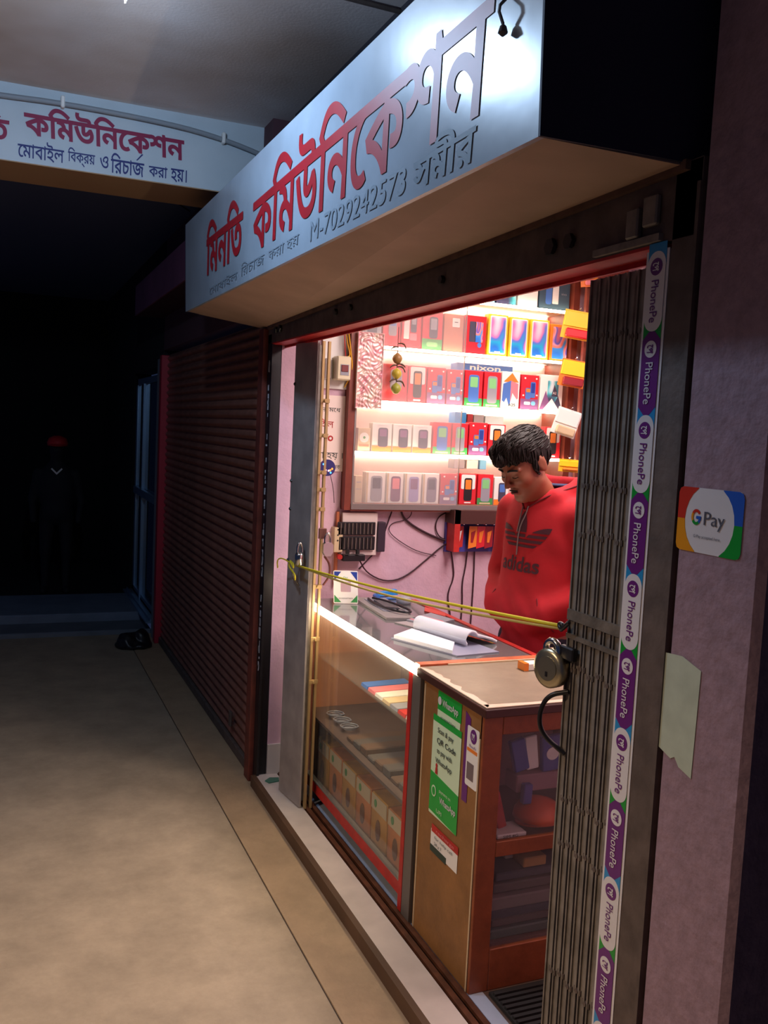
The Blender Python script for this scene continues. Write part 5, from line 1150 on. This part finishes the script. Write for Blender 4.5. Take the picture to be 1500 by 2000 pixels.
# chest print: projected on the sweatshirt
mh = hood.data; bvh = BVHTree.FromPolygons([v.co[:] for v in mh.vertices], [p_.vertices[:] for p_ in mh.polygons])
def chest(name, V, F, mt, cy, cz):
    bm = bmesh.new(); vv = [bm.verts.new((x, y, 0)) for x, y in V]
    for f in F:
        try: bm.faces.new([vv[i] for i in f])
        except ValueError: pass
    for _ in range(3):
        es = [e for e in bm.edges if e.calc_length() > .010]
        if not es: break
        bmesh.ops.subdivide_edges(bm, edges=es, cuts=1)
        bmesh.ops.triangulate(bm, faces=[f for f in bm.faces if len(f.verts) > 4])
    for v in bm.verts:
        y = cy + v.co.x; z = cz + v.co.y   # viewer's right = his left (+y)
        h = bvh.ray_cast(Vector((.5, y, z)), Vector((-1, 0, 0)))
        v.co = (h[0] + Vector((.0022, 0, 0))) if h[0] else Vector((.13, y, z))
    b = B(); bm.verts.index_update(); b.v = [tuple(v.co + off) for v in bm.verts]; b.f = [tuple(v.index for v in f.verts) for f in bm.faces]; bm.free(); part(name, b, mt, mp)
def leaf(cx, cy, L_, W_, ang):
    P = []
    for i in range(13):
        t_ = i / 12; P.append((W_ * math.sin(PI * t_) ** .8, L_ * t_))
    P = P + [(-a, b_) for a, b_ in P[-2:0:-1]]; c_, s_ = math.cos(ang), math.sin(ang)
    return [(cx + a * c_ - b_ * s_, cy + a * s_ + b_ * c_) for a, b_ in P]
CYP, CZP = .0, 1.235
def polyclip(P, y0, y1):  # keep the band y0..y1 of a convex-ish polygon
    for lim, sg_ in ((y0, 1), (y1, -1)):
        Q = []
        for a, b_ in zip(P, P[1:] + P[:1]):
            ia = sg_ * (a[1] - lim) >= 0; ib = sg_ * (b_[1] - lim) >= 0
            if ia: Q.append(a)
            if ia != ib:
                t_ = (lim - a[1]) / (b_[1] - a[1]); Q.append((a[0] + t_ * (b_[0] - a[0]), lim))
        P = Q
        if not P: return P
    return P
for ang, W_, L_ in ((0, .027, .15), (math.radians(52), .027, .155), (math.radians(-52), .027, .155)):
    P = leaf(0, -.055, L_, W_, ang)
    for y0, y1 in ((.018, .2), (-.001, .010), (-.020, -.009), (-.038, -.028)):
        Q = polyclip(P, y0, y1)
        if len(Q) > 2: chest('chest_print', Q, [tuple(range(len(Q)))], M_print, CYP, CZP)
V, F, bb = text2d('adidas', 0, .02); sc_ = .19 / (bb[1] - bb[0])
chest('chest_lettering', [((x - (bb[0] + bb[1]) / 2) * sc_, (y - bb[2]) * sc_) for x, y in V], F, M_print, CYP, CZP - .13)
def onf(y, z, e=.004):
    h = bvh.ray_cast(Vector((.5, y, z)), Vector((-1, 0, 0))); return tuple((h[0] if h[0] else Vector((.12, y, z))) + Vector((e, 0, 0)) + off)
part('drawstring', B().tube([onf(.012, 1.35), onf(.008, 1.32), onf(-.006, 1.28), onf(-.012, 1.24), onf(-.012, 1.19), onf(-.010, 1.165)], .0028, 6, 1), mat('string_grey', S(130, 110, 110), .6), mp, True)
part('drawstring', B().tube([onf(-.014, 1.345), onf(-.02, 1.30), onf(-.022, 1.25)], .0028, 6, 1), MATS['string_grey'], mp, True)
for s in (-1, 1): part('pocket_seam', B().tube([onf(s * .11, 1.02), onf(s * .145, .96), onf(s * .15, .90)], .002, 5, 1), mat('seam_red', S(110, 14, 24), .8), mp, True)

def snap(v, e=.002):
    h = bvh.find_nearest(Vector(v)); return tuple(h[0] + h[1] * e + off)
for s in (-1, 1):
    part('hood_edge', B().tube([snap((.125, s * .004, 1.335)), snap((.115, s * .035, 1.365)), snap((.075, s * .085, 1.40)), snap((.0, s * .125, 1.43)), snap((-.06, s * .14, 1.45))], .0035, 6, 2), MATS['seam_red'], mp, True)
mp.rotation_euler = (0, 0, YAW)
# dim figure far down the passage
def dim_sdf(p):
    pa = p.copy(); pa[:, 1] = np.abs(pa[:, 1]); d = s_ell(p, (.02, 0, 1.30), (.085, .068, .105)); d = smin(d, s_cap(p, (0, 0, 1.1), (.01, 0, 1.22), .05), .03)
    d = smin(d, s_ell(p, (0, 0, .96), (.11, .17, .24)), .05); d = smin(d, s_ell(p, (0, 0, .74), (.11, .14, .12)), .05)
    d = smin(d, s_cap(pa, (0, .16, 1.09), (-.02, .21, .85), .045, .036), .03); d = smin(d, s_cap(pa, (-.02, .21, .85), (.08, .19, .66), .034, .028), .02)
    d = smin(d, s_cap(pa, (0, .08, .70), (.01, .09, .38), .07, .05), .03); d = smin(d, s_cap(pa, (.01, .09, .38), (0, .09, .06), .045, .035), .02)
    d = smin(d, s_cap(pa, (0, .09, .03), (.13, .10, .03), .035, .028), .02); return smin(d, s_cap(p, (.10, 0, 1.295), (.115, 0, 1.28), .010), .01)
dp = thing('person', 'dim distant person in dark clothes and a red cap at the passage end', 'person', (-.62, 8.75, .04)); off2 = wl(dp)
b = sdf_mesh(dim_sdf, (-.2, -.3, -.02), (.22, .3, 1.45), .018); b.v = [tuple(Vector(v) + off2) for v in b.v]; part('body', b, mat('dim_clothes', S(24, 22, 30), .8), dp, True)
part('cap', B().lathe([(.088, 0), (.090, .03), (.075, .07), (.03, .092)], tuple(Vector((.01, 0, 1.335)) + off2), 20).slab(ell(.10, 0, .06, .06), (tuple(Vector((0, 0, 1.335)) + off2), (1, 0, 0), (0, 1, 0)), .006), mat('cap_red', S(200, 30, 40), .6), dp, True)
part('collar', B().slab([(-.05, .03), (0, -.02), (.05, .03), (.04, .04), (0, .0), (-.04, .04)], (tuple(Vector((.10, 0, 1.10)) + off2), (0, 1, 0), (0, 0, 1)), .01), M_wbox, dp)
dp.rotation_euler = (0, 0, math.radians(-95))
# dark bundle by the shutter foot
def bun(p):
    d = smin(s_ell(p, (-.05, 0, .05), (.07, .07, .065)), s_ell(p, (.05, .01, .06), (.06, .06, .075)), .03); d = smin(d, s_ell(p, (0, 0, .02), (.13, .09, .03)), .03)
    return smax(d + .005 * np.sin(p[:, 0] * 70 + p[:, 2] * 50) * np.sin(p[:, 1] * 60), .001 - p[:, 2], .004)
b = sdf_mesh(bun, (-.16, -.13, -.01), (.16, .13, .16), .009); b.v = [(x - .19, y + 6.66, z) for x, y, z in b.v]
tag(part('cloth_bundle', b, M_blk, None, True), 'black two-humped cloth bundle on the floor by the shutter\'s far end', 'bundle')
tag(part('green_scrap', B().slab([(0, 0), (.05, .01), (.06, .05), (.02, .06), (-.01, .03)], ((.03, 3.83, .0505), (1, 0, 0), (0, 1, 0)), .004), mat('scrap_green', S(70, 120, 100), .5)), 'small green scrap on the sill at the far jamb', 'scrap')
